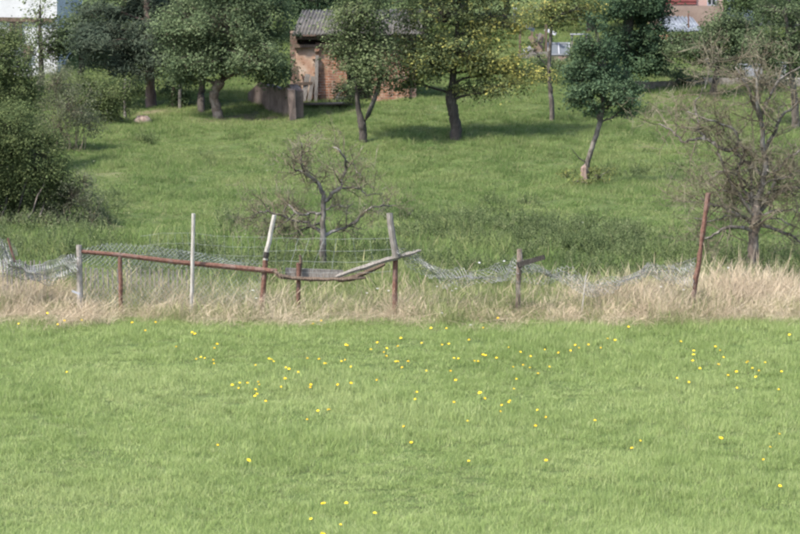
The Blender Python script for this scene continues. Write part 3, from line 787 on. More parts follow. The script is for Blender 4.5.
# --- left bushes
b = grounded(15, 225)
Yb = b[1]
bush('elder_bush', 'large rounded bright green bush filling the left edge', b,
     [pxblob(12, 135, 34, 30, Yb, 90, .2), pxblob(40, 155, 25, 28, Yb, 66, 0), pxblob(-10, 160, 40, 40, Yb, 90, .4), pxblob(28, 190, 34, 22, Yb, 56, .6), pxblob(62, 190, 14, 20, Yb, 20, .3), pxblob(15, 205, 40, 14, Yb, 34, .9), pxblob(-30, 200, 30, 30, Yb, 30, .4), pxblob(-45, 150, 36, 40, Yb, 36, .5)],
     M['leaf_bush'], M['bark_grey'], .055, .2, 150, 41, stems=18, stem_r=.03)
b2 = grounded(5, 175); Y2 = b2[1]
bush('elder_bush', 'tall bright green bush behind the rounded bush at the left edge', b2,
     [pxblob(8, 62, 24, 34, Y2, 60), pxblob(14, 95, 26, 24, Y2, 50, -.2), pxblob(-20, 80, 36, 50, Y2, 70), pxblob(-2, 125, 30, 30, Y2, 40), pxblob(-5, 42, 18, 18, Y2, 24)],
     M['leaf_bush'], M['bark_grey'], .07, .26, 140, 42, stems=12)
b3 = grounded(72, 150); Y3 = b3[1]
bush('willow_shrub', 'grey twiggy willow shrub between the green bushes and the pasture', b3,
     [pxblob(55, 82, 24, 22, Y3, 40), pxblob(72, 105, 26, 24, Y3, 52, -.2), pxblob(58, 125, 24, 26, Y3, 40), pxblob(88, 122, 16, 16, Y3, 24), pxblob(40, 105, 20, 30, Y3, 30, .3)],
     M['leaf_willow'], M['twig'], .06, .24, 46, 43, stems=30, stem_r=.014)
b4 = grounded(88, 228); Y4 = b4[1]
bush('willow_shrub', 'low thin grey shrub at the foot of the rounded green bush', b4,
     [pxblob(75, 195, 22, 24, Y4, 36), pxblob(92, 212, 16, 22, Y4, 32), pxblob(60, 210, 20, 18, Y4, 26, .3), pxblob(82, 180, 14, 14, Y4, 14), pxblob(40, 225, 34, 14, Y4, 34, -.2), pxblob(5, 228, 34, 14, Y4, 30, -.2), pxblob(70, 236, 34, 9, Y4, 24, -.6), pxblob(102, 226, 10, 16, Y4, 14, -.2)],
     M['leaf_willow'], M['twig'], .045, .14, 34, 44, stems=26, stem_r=.009)
b5 = grounded(110, 122); Y5 = b5[1]
bush('hazel_bush', 'light green bush left of the pine trunk', b5,
     [pxblob(95, 92, 24, 17, Y5, 44), pxblob(118, 98, 18, 17, Y5, 32), pxblob(82, 105, 18, 16, Y5, 28), pxblob(70, 85, 20, 14, Y5, 24, .4), pxblob(105, 110, 20, 10, Y5, 16), pxblob(128, 86, 10, 8, Y5, 7)],
     M['leaf_bush'], M['bark_grey'], .075, .22, 70, 45, stems=12, stem_r=.015)
b6 = grounded(655, 84); Y6 = b6[1] + .6
for (px, py, rx, ry, mt, lab, sd) in ((684, 78, 12, 9, 'leaf_walnut', 'small round green bush below the orange wall', 51), (540, 72, 22, 10, 'leaf_back', 'low green bush by the shelter of white boards', 52), (585, 74, 16, 8, 'leaf_back', 'low dark bush left of the spruce trunk', 53),
                                   (700, 80, 14, 7, 'leaf_grey', 'pale green bush beside the slanting apple trunk', 54), (178, 98, 10, 9, 'leaf_back', 'dark low bush beside the pine trunk', 55), (168, 82, 20, 14, 'leaf_dark', 'dark bush added to stand for the shade right of the pine trunk', 63), (132, 82, 20, 14, 'leaf_dark', 'dark bush added to stand for the shade left of the pine trunk', 64), (345, 92, 14, 10, 'leaf_grey', 'grey green bramble in front of the ruined shed doorway', 56),  # the two dark bushes flanking the pine trunk are added as deep shade
                                   (770, 82, 26, 8, 'leaf_back', 'low dark bush under the green tree at the right edge', 57), (577, 54, 12, 10, 'leaf_back', 'round bush right of the small glazed frame', 59), (545, 62, 14, 7, 'leaf_grey', 'low pale bush in front of the small glazed frame', 60), (668, 70, 14, 9, 'leaf_walnut', 'green bush right of the dense drooping tree', 71), (735, 72, 18, 9, 'leaf_grey', 'scrubby pale bush left of the pale wooden box', 72), (795, 68, 26, 12, 'leaf_back', 'dark scrub behind the narrow white crate', 73), (756, 58, 22, 10, 'leaf_back', 'dark scrub behind the pale wooden box', 74), (540, 46, 14, 12, 'leaf_back', 'green bush left of the small glazed frame', 75), (608, 70, 22, 12, 'leaf_dark', 'dark bush left of the drooping tree trunk', 76), (570, 68, 16, 8, 'leaf_grey', 'grey green scrub under the small plum tree crown', 77), (520, 78, 18, 8, 'leaf_yellowgreen', 'yellow green bush behind the broad yellowing tree', 58)):
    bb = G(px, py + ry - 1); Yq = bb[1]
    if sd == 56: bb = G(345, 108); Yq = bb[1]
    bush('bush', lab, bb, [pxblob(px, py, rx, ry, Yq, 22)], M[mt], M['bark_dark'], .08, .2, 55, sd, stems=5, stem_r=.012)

# --- bare trees
def spawn(g, pts, rad, out, level, maxlev, dens, lens, spread, gn, up=.0):
    """grow side twigs from a limb polyline; out[level] collects (points, radii)"""
    seg = np.linalg.norm(np.diff(pts, axis=0), axis=1); L = seg.sum()
    k = g.poisson(max(.1, dens[level] * L))
    cum = np.concatenate(([0], np.cumsum(seg))) / L
    for q in range(k):
        t = g.uniform(.12, 1.0); p = np.array([np.interp(t, cum, pts[:, m]) for m in range(3)])
        r = np.interp(t, cum, rad) * .6; r = min(max(r, .0034), [.013, .0065, .0042][min(level, 2)])
        i = min(len(pts) - 2, int(np.searchsorted(cum, t) - 1)); d0 = pts[i + 1] - pts[i]; d0 /= np.linalg.norm(d0) + 1e-9
        d = d0 * .5 + g.normal(0, spread, 3) + np.array((0, 0, up)); d /= np.linalg.norm(d)
        ln = lens[level] * g.uniform(.4, 1.3); n_ = [6, 5, 4][min(level, 2)]
        pp = [p]; dd = d
        for s in range(n_ - 1):
            dd = dd + g.normal(0, gn, 3) + np.array((0, 0, up * .3)); dd /= np.linalg.norm(dd); pp.append(pp[-1] + dd * ln / (n_ - 1))
        pp = np.array(pp); rr = np.linspace(r, max(.0020, r * .35), n_)
        out[level].append((pp, rr))
        if level + 1 < maxlev: spawn(g, pp, rr, out, level + 1, maxlev, dens, lens, spread, gn, up)

def bare_tree(name, label, base, trunk, limbs, Y, seed, dens, lens, barkmat, limbmat, twigmat, leafmat=None, leaf_n=0, up=.05, limb_dens=None):
    g = np.random.default_rng(seed); root = thing(name, label, 'tree', base)
    tp = np.array([base - (0, 0, .12)] + [P(x, y, Y) for x, y, w in trunk]); tr = np.array([trunk[0][2] * .62 * Y / FPX] + [w * .5 * Y / FPX for _, _, w in trunk])
    q = np.linspace(0, len(tp) - 1, len(tp) * 4); ii = np.arange(len(tp))
    tp2 = np.stack([np.interp(q, ii, tp[:, k]) for k in range(3)], -1); tr2 = np.interp(q, ii, tr) * g.uniform(.92, 1.1, len(q))
    tp2[1:-1] += g.normal(0, .1, (len(q) - 2, 3)) * tr2[1:-1, None]
    MB().tubes(tp2, tr2, 9, cap=True).build('trunk', barkmat, root, smooth=True)
    out = [[], [], []]
    for li, (pl, w0, w1) in enumerate(limbs):
        dz = np.cumsum(g.normal(0, .12, len(pl))); dz -= dz[0]
        pp = np.array([P(x, y, Y + dz[k]) for k, (x, y) in enumerate(pl)])
        q = np.linspace(0, len(pp) - 1, len(pp) * 3); ii = np.arange(len(pp))
        pp = np.stack([np.interp(q, ii, pp[:, k]) for k in range(3)], -1); pp[1:] += g.normal(0, .012, pp[1:].shape)
        rr = np.interp(q, [0, len(ii) - 1], [w0 * .5 * Y / FPX, w1 * .46 * Y / FPX])
        MB().tubes(pp, rr, 6, cap=True).build('limb', limbmat, root, smooth=True)
        spawn(g, pp, rr, out, 0, 3, dens, lens, .58, .17, up)
    tb = MB()
    for lev, sides in ((0, 5), (1, 3), (2, 3)):
        if out[lev]:
            tb.tubes(np.array([a for a, _ in out[lev]]), np.array([r for _, r in out[lev]]), sides)
    tag(tb.build('twigs', twigmat, root), kind='stuff')
    if leafmat is not None and leaf_n:
        ends = np.array([a[-1] for a, _ in out[1] + out[2]]); c = ends[g.integers(0, len(ends), leaf_n)] + g.normal(0, .03, (leaf_n, 3))
        lb = MB(); leaf_quads(lb, c, g.normal(0, .6, (leaf_n, 3)) + (0, 0, .7), g.uniform(.025, .05, leaf_n), g, g.uniform(0, 1, leaf_n))
        lb.build('foliage', leafmat, root)
    return root

b = grounded(752, 274); Y = b[1]
bare_tree('bare_tree', 'old bare grey tree with a dense tangle of twigs at the right', b,
    [(753, 255, 10.5), (754, 235, 10), (756, 220, 11), (757, 205, 10)],
    [([(755, 232), (740, 227), (725, 228), (712, 236), (702, 239)], 5, 2),
     ([(756, 218), (746, 205), (738, 192), (728, 178), (720, 158), (716, 150)], 5, 2),
     ([(757, 206), (762, 185), (765, 168), (763, 145), (761, 120), (757, 98), (758, 70)], 8, 3),
     ([(763, 175), (748, 163), (735, 152), (720, 147), (707, 139), (698, 138), (684, 142), (674, 134), (668, 128), (658, 124)], 5, 1.6),
     ([(704, 140), (699, 128), (697, 116), (694, 104), (700, 95), (703, 88)], 3.2, 1.2),
     ([(738, 150), (738, 134), (728, 126), (712, 121), (700, 116), (688, 112)], 3.5, 1.2),
     ([(757, 214), (770, 200), (784, 190), (800, 186), (822, 180)], 6, 2),
     ([(757, 224), (772, 228), (788, 234), (805, 243)], 5, 2),
     ([(742, 203), (758, 196), (772, 193), (781, 189), (789, 188), (793, 193), (792, 200)], 2.4, 1.4),
     ([(760, 118), (768, 100), (776, 84), (790, 72), (802, 66)], 4, 1.4),
     ([(761, 122), (752, 104), (750, 90), (742, 78), (736, 66)], 3.5, 1.2),
     ([(764, 150), (775, 132), (782, 116), (796, 104), (815, 92)], 4.5, 1.6),
     ([(757, 208), (742, 186), (737, 170), (744, 158), (740, 140)], 4.5, 1.8),
     ([(758, 210), (772, 190), (776, 172), (786, 160), (800, 150)], 4.5, 1.8),
     ([(755, 222), (735, 214), (722, 206), (712, 206), (700, 198)], 4, 1.4),
     ([(762, 165), (770, 172), (780, 178), (795, 177)], 2.4, 1.4),
     ([(756, 214), (750, 196), (752, 180), (748, 168), (756, 150)], 4, 1.5),
     ([(755, 228), (742, 216), (726, 216), (708, 222), (694, 218)], 3, 1), ([(757, 212), (744, 198), (728, 192), (712, 186), (700, 176)], 3.2, 1), ([(757, 216), (772, 212), (788, 210), (806, 214)], 3.2, 1),
     ([(756, 226), (768, 218), (782, 220), (796, 228)], 2.8, 1), ([(757, 206), (752, 190), (742, 178), (728, 170), (716, 172)], 3, 1), ([(760, 190), (770, 180), (786, 178), (800, 170)], 2.8, 1),
     ([(705, 88), (712, 66), (716, 58)], 1.2, .8), ([(712, 72), (706, 62), (707, 58)], 1.4, .8)],
    Y, 61, (7.0, 12, 9), (.72, .42, .24), M['bark_pale'], M['bark_lichen'], M['twig'], M['leaf_willow'], 700, .03)
b = grounded(324, 272); Y = b[1]
bare_tree('bare_tree', 'small half dead fruit tree with crooked branches behind the wire fence', b,
    [(323, 255, 6.6), (323, 232, 6), (323, 215, 5.5), (324, 195, 4.5)],
    [([(324, 194), (318, 184), (312, 178), (304, 172), (301, 162), (302, 152), (301, 144)], 5, 1.5),
     ([(308, 175), (300, 171), (294, 169), (292, 161)], 2.6, 1.2),
     ([(324, 202), (333, 193), (341, 188), (342, 180), (346, 168), (345, 158), (338, 150), (333, 146)], 4.5, 1.3),
     ([(341, 188), (352, 188), (360, 189), (367, 195), (380, 194)], 2.5, 1),
     ([(323, 213), (312, 213), (300, 214), (292, 208), (287, 204), (285, 212)], 3.5, 1.3),
     ([(323, 232), (314, 228), (305, 222), (293, 220), (280, 215), (268, 211), (260, 212), (251, 219)], 4, 1.4),
     ([(324, 236), (332, 231), (348, 227), (358, 220), (364, 212), (372, 207), (384, 206), (397, 205)], 3.8, 1.2),
     ([(323, 222), (310, 226), (298, 232), (290, 234)], 2.4, 1), ([(325, 210), (336, 204), (345, 208), (352, 205)], 2.2, 1), ([(296, 212), (287, 220), (280, 226), (270, 228)], 2, 1),
     ([(345, 160), (354, 166), (360, 176), (361, 182)], 1.6, .8)],
    Y, 62, (12.5, 16.5, 11.0), (.42, .28, .17), M['bark_lichen'], M['bark_lichen'], M['twig'], M['leaf_willow'], 1000, .10)

# ------------------------------------------------------------------ ruined shed and other buildings
def wall_px(mb, x0, y0, x1, y1, Y, th=.2, mat=0, jit=0):
    a, c = P(x0, y1, Y), P(x1, y0, Y)
    mb.box(((a[0] + c[0]) / 2, Y + th / 2, (a[2] + c[2]) / 2), (abs(c[0] - a[0]), th, abs(c[2] - a[2])), jitter=jit, mat=mat)

def corrugated(mb, p00, p10, p01, p11, waves, amp, th=.012):
    """sheet from eave (p00-p10) to ridge (p01-p11)"""
    n = waves * 4 + 1; u = np.linspace(0, 1, n); p00, p10, p01, p11 = map(np.asarray, (p00, p10, p01, p11))
    nr = np.cross(p10 - p00, p01 - p00); nr = nr / np.linalg.norm(nr)
    if nr[2] < 0: nr = -nr
    w = np.sin(u * waves * 2 * math.pi) * amp
    e = p00 + (p10 - p00) * u[:, None] + nr * w[:, None]; r = p01 + (p11 - p01) * u[:, None] + nr * w[:, None]
    v = np.concatenate((e, r, e - nr * th, r - nr * th)); i = np.arange(n - 1)
    f = np.concatenate((np.stack((i, i + 1, i + 1 + n, i + n), -1), np.stack((i + 2 * n, i + 3 * n, i + 1 + 3 * n, i + 1 + 2 * n), -1), np.stack((i, i + 2 * n, i + 1 + 2 * n, i + 1), -1), np.stack((i + n, i + n + 1, i + 3 * n + 1, i + 3 * n), -1)))
    mb.add(v, f)

Y = 90.3; b = G(335, 103); b = np.array((P(335, 100, Y)[0], Y, float(H(P(335, 100, Y)[0], Y))))
shed = thing('ruined_shed', 'ruined brick shed with flaking plaster and a grey corrugated roof', 'shed', b)
m = MB(); wall_px(m, 296, 47, 316, 108, Y, .22, jit=.015); m.build('plaster_wall', M['plaster'], shed)
m = MB(); wall_px(m, 316, 43, 347, 108, Y - .06, .26, jit=.02); wall_px(m, 372, 50, 410, 108, Y - .02, .26, jit=.02); m.build('brick_wall', M['brick'], shed)
for q in range(7): # broken brick edge beside the doorway
    m = MB(); m.box(P(316 + rng.uniform(-.5, 1.5), 50 + q * 7.5, Y - .1), (.14 + rng.uniform(0, .1), .14, .08), jitter=.012); m.build('brick', M['brick'], shed)
m = MB(); wall_px(m, 347, 48, 372, 112, Y + .5, .1); m.build('doorway_shade', M['dark_gap'], shed)  # dark sheet painting the shade inside the doorway
m = MB(); wall_px(m, 294, 38, 412, 48, Y + .25, .12); m.build('eave_gap_shade', M['dark_gap'], shed)  # dark strip in place of the shaded gap under the eave
m = MB(); m.beam(P(294, 46, Y - .05), P(412, 45, Y - .05), .14, .12, .01); m.build('lintel_beam', M['wood_brown'], shed)
m = MB(); m.beam(P(296, 38, Y - .1), P(412, 37, Y - .1), .1, .1, .01); m.build('wall_plate', M['wood_brown'], shed)
ea, eb = P(292, 34.5, Y - .35), P(420, 34, Y - .35); ra, rb = P(302, 10, Y + 2.3), P(422, 9, Y + 2.3)
for q in range(4):
    t0, t1 = q / 4, (q + 1) / 4 + .01
    m = MB(); lift = np.array((0, 0, .012 * (q % 2)))
    corrugated(m, ea + (eb - ea) * t0 + lift, ea + (eb - ea) * t1 + lift, ra + (rb - ra) * t0 + lift, ra + (rb - ra) * t1 + lift, 9, .028)
    m.build('roof_sheet', M['roof_grey'], shed, smooth=True)
for q in range(6):
    t = (q + .4) / 6; m = MB(); m.beam(ea + (eb - ea) * t - (0, -.05, .09), ra + (rb - ra) * t - (0, 0, .09), .07, .09); m.build('rafter', M['wood_brown'], shed)
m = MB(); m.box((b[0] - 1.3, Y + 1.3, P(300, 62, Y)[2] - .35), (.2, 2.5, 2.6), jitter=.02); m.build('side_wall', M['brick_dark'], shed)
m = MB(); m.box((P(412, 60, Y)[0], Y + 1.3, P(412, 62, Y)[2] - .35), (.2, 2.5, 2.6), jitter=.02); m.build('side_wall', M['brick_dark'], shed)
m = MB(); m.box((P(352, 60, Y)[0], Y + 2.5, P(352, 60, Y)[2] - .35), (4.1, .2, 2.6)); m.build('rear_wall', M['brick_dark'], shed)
for (a, c, w, mt) in (((303, 101), (308, 74), .16, 'wood_grey'), ((309, 102), (313, 76), .12, 'wood_grey'), ((295, 84), (318, 83), .10, 'wood_brown'), ((299, 102), (297, 66), .08, 'wood_brown'), ((316, 102), (317, 55), .10, 'wood_grey'), ((331, 104), (347, 84), .08, 'wood_grey'), ((333, 100), (352, 96), .09, 'wood_grey')):
    p0, p1 = P(*a, Y - .3), P(*c, Y - .16); m = MB(); m.beam(p0, p1, w, .03, .004, up=(0, 1, 0)); m.build('plank', M[mt], shed)
m = MB(); wall_px(m, 293, 84, 300, 96, Y - .04, .05); m.build('opening_shade', M['dark_gap'], shed)  # dark panel painted as a shaded opening in the wall
m = MB(); wall_px(m, 337, 45, 345, 58, Y - .1, .05); m.build('hole_shade', M['dark_gap'], shed)  # dark panel that gives the hole its shade by colour

for q, lab in enumerate(('longest weathered plank lying in the grass before the ruined shed', 'middle weathered plank lying in front of the ruined shed', 'shortest weathered plank nearest the camera before the ruined shed')):
    m = MB(); a_ = G(293 + q * 3, 107) + (0, -.22 * q, .06 + q * .03); m.beam(a_, G(352 - q * 4, 107) + (0, -.22 * q, .08 + q * .03), .2, .04, .006)
    tag(m.build('plank', M['wood_grey'], loc=a_), lab, 'plank', 'planks before the shed')

b = G(272, 117)
m = MB(); g_ = np.random.default_rng(3)
lo, hi = [], []
A, B = G(248, 101), G(294, 118)
for t in np.linspace(0, 1, 9):
    p = A + (B - A) * t; p[2] = float(H(p[0], p[1])) - .1
    hh = np.interp(t, [0, .12, .3, .8, .93, 1], [.28, .72, .85, 1.0, 1.12, .95]) + g_.normal(0, .04)
    lo.append(p); hi.append(p + (0, 0, hh))
lo, hi = np.array(lo), np.array(hi); d = (B - A); d[2] = 0; d /= np.linalg.norm(d); nrm = np.array((-d[1], d[0], 0)) * .3
v = np.concatenate((lo, hi, lo + nrm, hi + nrm)); k = 9; f = []
for i in range(k - 1):
    f += [(i, i + 1, i + 1 + k, i + k), (i + k, i + k + 1, i + 3 * k + 1, i + 3 * k), (i + 2 * k, i + 3 * k, i + 3 * k + 1, i + 2 * k + 1)]
f += [(0, k, 3 * k, 2 * k), (k - 1, 3 * k - 1, 4 * k - 1, 2 * k - 1)]
m.add(v, f)
o = m.build('wall_remnant', M['wall_old'], loc=b); tag(o, 'low broken grey brown wall sloping away left of the ruined shed', 'wall')
m = MB(); p0 = G(293, 119)
m.box(p0 + (-.02, 0, .42), (.2, .22, .95), jitter=.03); o = m.build('stone_pier', M['wall_old'], loc=p0); tag(o, 'short grey stone pier at the end of the broken wall', 'pier')

def house(name, label, x0, x1, ytop, ybase, Y, wallmat, depth=7, roofmat=None, roofh=2.5):
    a, c = P(x0, ybase, Y), P(x1, ytop, Y)
    gz_ = float(H((a[0] + c[0]) / 2, Y)) - .6
    base = np.array(((a[0] + c[0]) / 2, Y, gz_ + .6))
    root = thing(name, label, 'house', base)
    m = MB(); zc = (gz_ + c[2]) / 2; m.box((base[0], Y + depth / 2, zc), (c[0] - a[0], depth, c[2] - gz_)); m.build('wall', wallmat, root)
    if roofmat:
        m = MB(); hw = (c[0] - a[0]) / 2 + .4; y0, y1 = Y - .45, Y + depth + .45; z = c[2]; cx = base[0]; ym = (y0 + y1) / 2; th = .15
        for (ya, yb) in ((y0, ym), (y1, ym)):
            m.add([(cx - hw, ya, z - .1), (cx + hw, ya, z - .1), (cx + hw, yb, z + roofh), (cx - hw, yb, z + roofh),
                   (cx - hw, ya, z - .1 + th), (cx + hw, ya, z - .1 + th), (cx + hw, yb, z + roofh + th), (cx - hw, yb, z + roofh + th)],
                  [(0, 3, 2, 1), (4, 5, 6, 7), (0, 1, 5, 4), (0, 4, 7, 3), (1, 2, 6, 5)])
        for sx in (-1, 1):
            xx = cx + sx * (hw - .4); m.add([(xx, Y, z), (xx, Y + depth, z), (xx, ym, z + roofh * .93)], [(0, 1, 2)])
        m.build('roof', roofmat, root)
    return root
def window(root, x0, y0, x1, y1, Y, frame=.05, fm='board_white', panes=2):
    a, c = P(x0, y1, Y), P(x1, y0, Y); w, h = c[0] - a[0], c[2] - a[2]; cx, cz = (a[0] + c[0]) / 2, (a[2] + c[2]) / 2
    m = MB()
    for s in (-1, 1):
        m.box((cx + s * (w / 2 - frame / 2), Y - .03, cz), (frame, .08, h)); m.box((cx, Y - .028, cz + s * (h / 2 - frame / 2)), (w - 2 * frame, .076, frame))
    for k in range(1, panes): m.box((cx - w / 2 + w * k / panes, Y - .026, cz), (frame * .8, .072, h - 2 * frame))
    fo = m.build('window', M[fm], root); fo['_w'] = tuple(root.location)
    m = MB(); m.box((cx, Y - .008, cz), (w - frame, .02, h - frame)); m.build('pane', M['glass'], fo)
    m = MB(); m.box((cx, Y - .07, cz - h / 2 - .03), (w + .12, .16, .05)); m.build('sill', M['stone'], fo)

Y = 98.5
h1 = house('white_house', 'white rendered house glimpsed through leaves at the upper left corner', -120, 56, -95, 62, Y, M['white_wall'], 8, M['roof_tile'])
for (x0, x1) in ((-80, -58), (-38, -16), (10, 22)): window(h1, x0, 22, x1, 44, Y, .06, 'wood_brown')
for (x0, x1) in ((-80, -58), (-38, -16), (6, 28)): window(h1, x0, -50, x1, -18, Y, .06, 'wood_brown')
m = MB(); m.beam(P(-119, 17, Y - .06), P(55, 20, Y - .06), .08, .14); m.build('cornice_band', M['wood_brown'], h1)
m = MB(); m.beam(P(27, 45, Y - .05), P(27, 60, Y - .05), .25, .1); m.build('door', M['wood_brown'], h1)

Y = 111.5
h2 = house('pink_house', 'pink rendered house with dark red shutter at the upper right', 655, 724, -90, 22, Y, M['pink_wall'], 8, M['roof_tile'])
m = MB(); wall_px(m, 664, -22, 696.5, 4.0, Y - .06, .06)
for q in range(6): m.beam(P(664, -20 + q * 4.2, Y - .075), P(696.5, -20 + q * 4.2, Y - .075), .02, .02)
m.build('shutter_door', M['red_door'], h2)
window(h2, 707, -16, 716.5, 5.5, Y, .05, 'board_white', 2)
m = MB(); wall_px(m, 652, 5.5, 722, 26, Y - 1.0, .9); m.build('terrace_wall', M['beige_wall'], h2)
window(h2, 668, -72, 684, -45, Y); window(h2, 700, -72, 716, -45, Y)

Y = 115.0
h3 = house('white_house', 'white house behind the trees at the upper right corner', 727, 860, -100, 14, Y, M['white_wall'], 8, M['roof_tile'])
for (x0, x1) in ((748, 760), (780, 792), (815, 827)): window(h3, x0, -14, x1, 6, Y, .05, 'wood_brown')
m = MB(); m.box(((P(724, 20, Y - 2)[0] + P(860, 20, Y - 2)[0]) / 2, Y - 1.2, P(800, 17, Y - 2)[2] - .7), (6.6, .3, 1.2)); m.build('garden_wall', M['stone'], h3)

# metal roofed lean-to
Y = 106.0; b = np.array((P(682, 60, Y)[0], Y, 0)); b[2] = float(H(b[0], b[1]))
s1 = thing('lean_to_shed', 'lean-to shed with pale corrugated metal roof below the pink house', 'shed', b)
ea, eb, ra, rb = P(668, 31.5, Y - .9), P(703, 31, Y - .9), P(656, 15, Y + 1.3), P(692, 17, Y + 1.3)
for q in range(2):
    m = MB(); t0, t1 = q / 2, (q + 1) / 2 + .005; corrugated(m, ea + (eb - ea) * t0, ea + (eb - ea) * t1, ra + (rb - ra) * t0 + (0, 0, .01 * q), ra + (rb - ra) * t1 + (0, 0, .01 * q), 5, .03); m.build('roof_sheet', M['roof_metal'], s1, smooth=True)
m = MB(); a_, c_ = P(660, 31, Y), P(700, 31, Y); m.box(((a_[0] + c_[0]) / 2, Y + .1, (a_[2] - .12 + b[2] - .3) / 2), (c_[0] - a_[0], .15, a_[2] - .12 - b[2] + .3)); m.build('wall', M['orange_wall'], s1)
for x in (671, 700):
    m = MB(); p = P(x, 33, Y - .8); gz_ = float(H(p[0], p[1])); m.beam((p[0], p[1], gz_ - .1), (p[0], p[1], p[2]), .09, .09); m.build('post', M['wood_grey'], s1)
m = MB(); m.beam(P(688.5, 13, Y - .3), P(688.5, 30, Y - .3), .05, .05); m.build('vent_pipe', M['rust'], s1)

# low stone wall along the top of the pasture
g_ = np.random.default_rng(8)
A = G(628, 88); sw = thing('stone_wall', 'low grey stone edging wall at the top of the pasture', 'wall', A)
x = A[0]; yy = A[1] + .3
while x < 17:
    L = g_.uniform(.35, .7); m = MB(); zz = float(H(x + L / 2, yy)); m.box((x + L / 2, yy + g_.normal(0, .015), zz + .06), (L - .02, .25, .34 + g_.normal(0, .03)), jitter=.012); m.build('stone', M['stone'], sw); x += L

# pale hive-like boxes, boards, table, car, stakes
for k, (px, py, w, h, lab) in enumerate(((750, 83, .8, .5, 'pale blue white wooden box standing behind the stone edging'), (781, 83, .32, .55, 'narrow white crate standing right of the pale wooden box'))):
    q = P(px, py, 97.5); gz_ = float(H(q[0], q[1])); z0 = gz_ - .02 if k < 2 else gz_
    t = thing('crate', lab, 'crate', (q[0], q[1], z0))
    if k == 2:
        h = P(772, 57, 97.5)[2] - gz_
    for s in range(3):
        m = MB(); m.box((q[0] - w / 3 + s * w / 3, q[1], z0 + h / 2), (w / 3 - .012, .35, h)); m.build('board', M['board_white'], t)
    m = MB(); m.box((q[0], q[1], z0 + h + .025), (w + .06, .42, .05)); m.build('lid', M['board_white'], t)

bp = np.array((P(530, 50, 103)[0], 103, 0)); bp[2] = float(H(bp[0], bp[1]))
bo = thing('board_shelter', 'ramshackle shelter of white and brown boards behind the yellowing tree', 'shelter', bp)
for (a, c, w, mt) in (((524, 51), (537, 43), .14, 'board_white'), ((526, 26), (534, 30), .13, 'board_white'), ((545, 29), (556, 34), .12, 'board_white'), ((514, 24), (515, 8), .12, 'board_white'), ((528, 52), (540, 49), .16, 'beige_wall'),
                      ((538, 50), (540, 34), .3, 'beige_wall'), ((522, 58), (523, 74), .12, 'board_white'), ((530, 36), (546, 60), .18, 'wood_brown'), ((518, 56), (548, 54), .2, 'wood_grey'), ((527, 60), (541, 33), .1, 'wood_grey')):
    m = MB(); m.beam(P(*a, 103 + rng.uniform(-.3, .3)), P(*c, 103 + rng.uniform(-.3, .3)), w, .04, up=(0, 1, 0)); m.build('board', M[mt], bo)
for x in (520, 532, 546):
    m = MB(); p = P(x, 24, 103.2); m.beam((p[0], p[1], float(H(p[0], p[1])) - .1), p, .08, .08); m.build('post', M['wood_brown'], bo)

q = P(579, 34, 105); gz_ = float(H(q[0], q[1]))
tb_ = thing('garden_table', 'narrow white topped garden table beneath the trees', 'table', (q[0], q[1], gz_))
m = MB(); m.box((q[0], q[1], q[2]), (.62, .5, .05)); m.build('table_top', M['board_white'], tb_)
for sx in (-1, 1):
    for sy in (-1, 1):
        m = MB(); m.beam((q[0] + sx * .26, q[1] + sy * .18, gz_ - .05), (q[0] + sx * .26, q[1] + sy * .18, q[2] - .02), .05, .05); m.build('leg', M['wood_grey'], tb_)

q = P(559, 54, 103); gz_ = float(H(q[0], q[1])); z1 = P(559, 43, 103)[2]
fr = thing('cold_frame', 'small pale glazed frame behind the thin young tree', 'glazed frame', (q[0], q[1], gz_))
m = MB(); m.box((q[0], q[1] + .25, (gz_ + q[2]) / 2 - .03), (.8, .5, max(.1, q[2] - gz_ - .06))); m.build('base', M['beige_wall'], fr)
for sx in (-1, 1):
    m = MB(); m.beam((q[0] + sx * .38, q[1], q[2] - .02), (q[0] + sx * .38, q[1] + .35, z1), .05, .05); m.build('frame_bar', M['board_white'], fr)
    m = MB(); m.add([(q[0] + sx * .19 - .17, q[1] + .01, q[2]), (q[0] + sx * .19 + .17, q[1] + .01, q[2]), (q[0] + sx * .19 + .17, q[1] + .34, z1 - .02), (q[0] + sx * .19 - .17, q[1] + .34, z1 - .02)], [(0, 1, 2, 3)]); m.build('pane', M['frame_glass'], fr)
for (yy_, zz_) in ((0, q[2] - .01), (.35, z1 + .01)):
    m = MB(); m.beam((q[0] - .42, q[1] + yy_, zz_), (q[0] + .42, q[1] + yy_, zz_), .05, .05); m.build('frame_bar', M['board_white'], fr)
m = MB(); m.beam((q[0], q[1] - .005, q[2] - .01), (q[0], q[1] + .345, z1), .05, .05); m.build('frame_bar', M['board_white'], fr)
m = MB(); m.box((q[0], q[1] + .55, (gz_ + z1) / 2), (.8, .1, z1 - gz_ + .02)); m.build('back_board', M['wood_grey'], fr)

p = G(125, 119); m = MB(); m.tubes(np.array([p - (0, 0, .1), p + (.0, 0, .6), p + (.02, 0, 1.22)]), np.array([.045, .04, .035]), 7, cap=True)
tag(m.build('stake', M['wood_grey'], loc=p), 'thin grey wooden stake beside the light green bush', 'stake')
for (px, py, hh, lab) in ((180, 108, .75, 'short pale fence stake under the large apple tree'), (173, 106, .6, 'dark short stake left of the pale fence stake')):
    p = G(px, py); m = MB(); m.tubes(np.array([p - (0, 0, .1), p + (0, 0, hh * .5), p + (.02, 0, hh)]), np.array([.06, .055, .05]), 7, cap=True)
    tag(m.build('stake', M['wood_grey'] if 'pale' in lab[:12] else M['wood_brown'], loc=p), lab, 'stake')
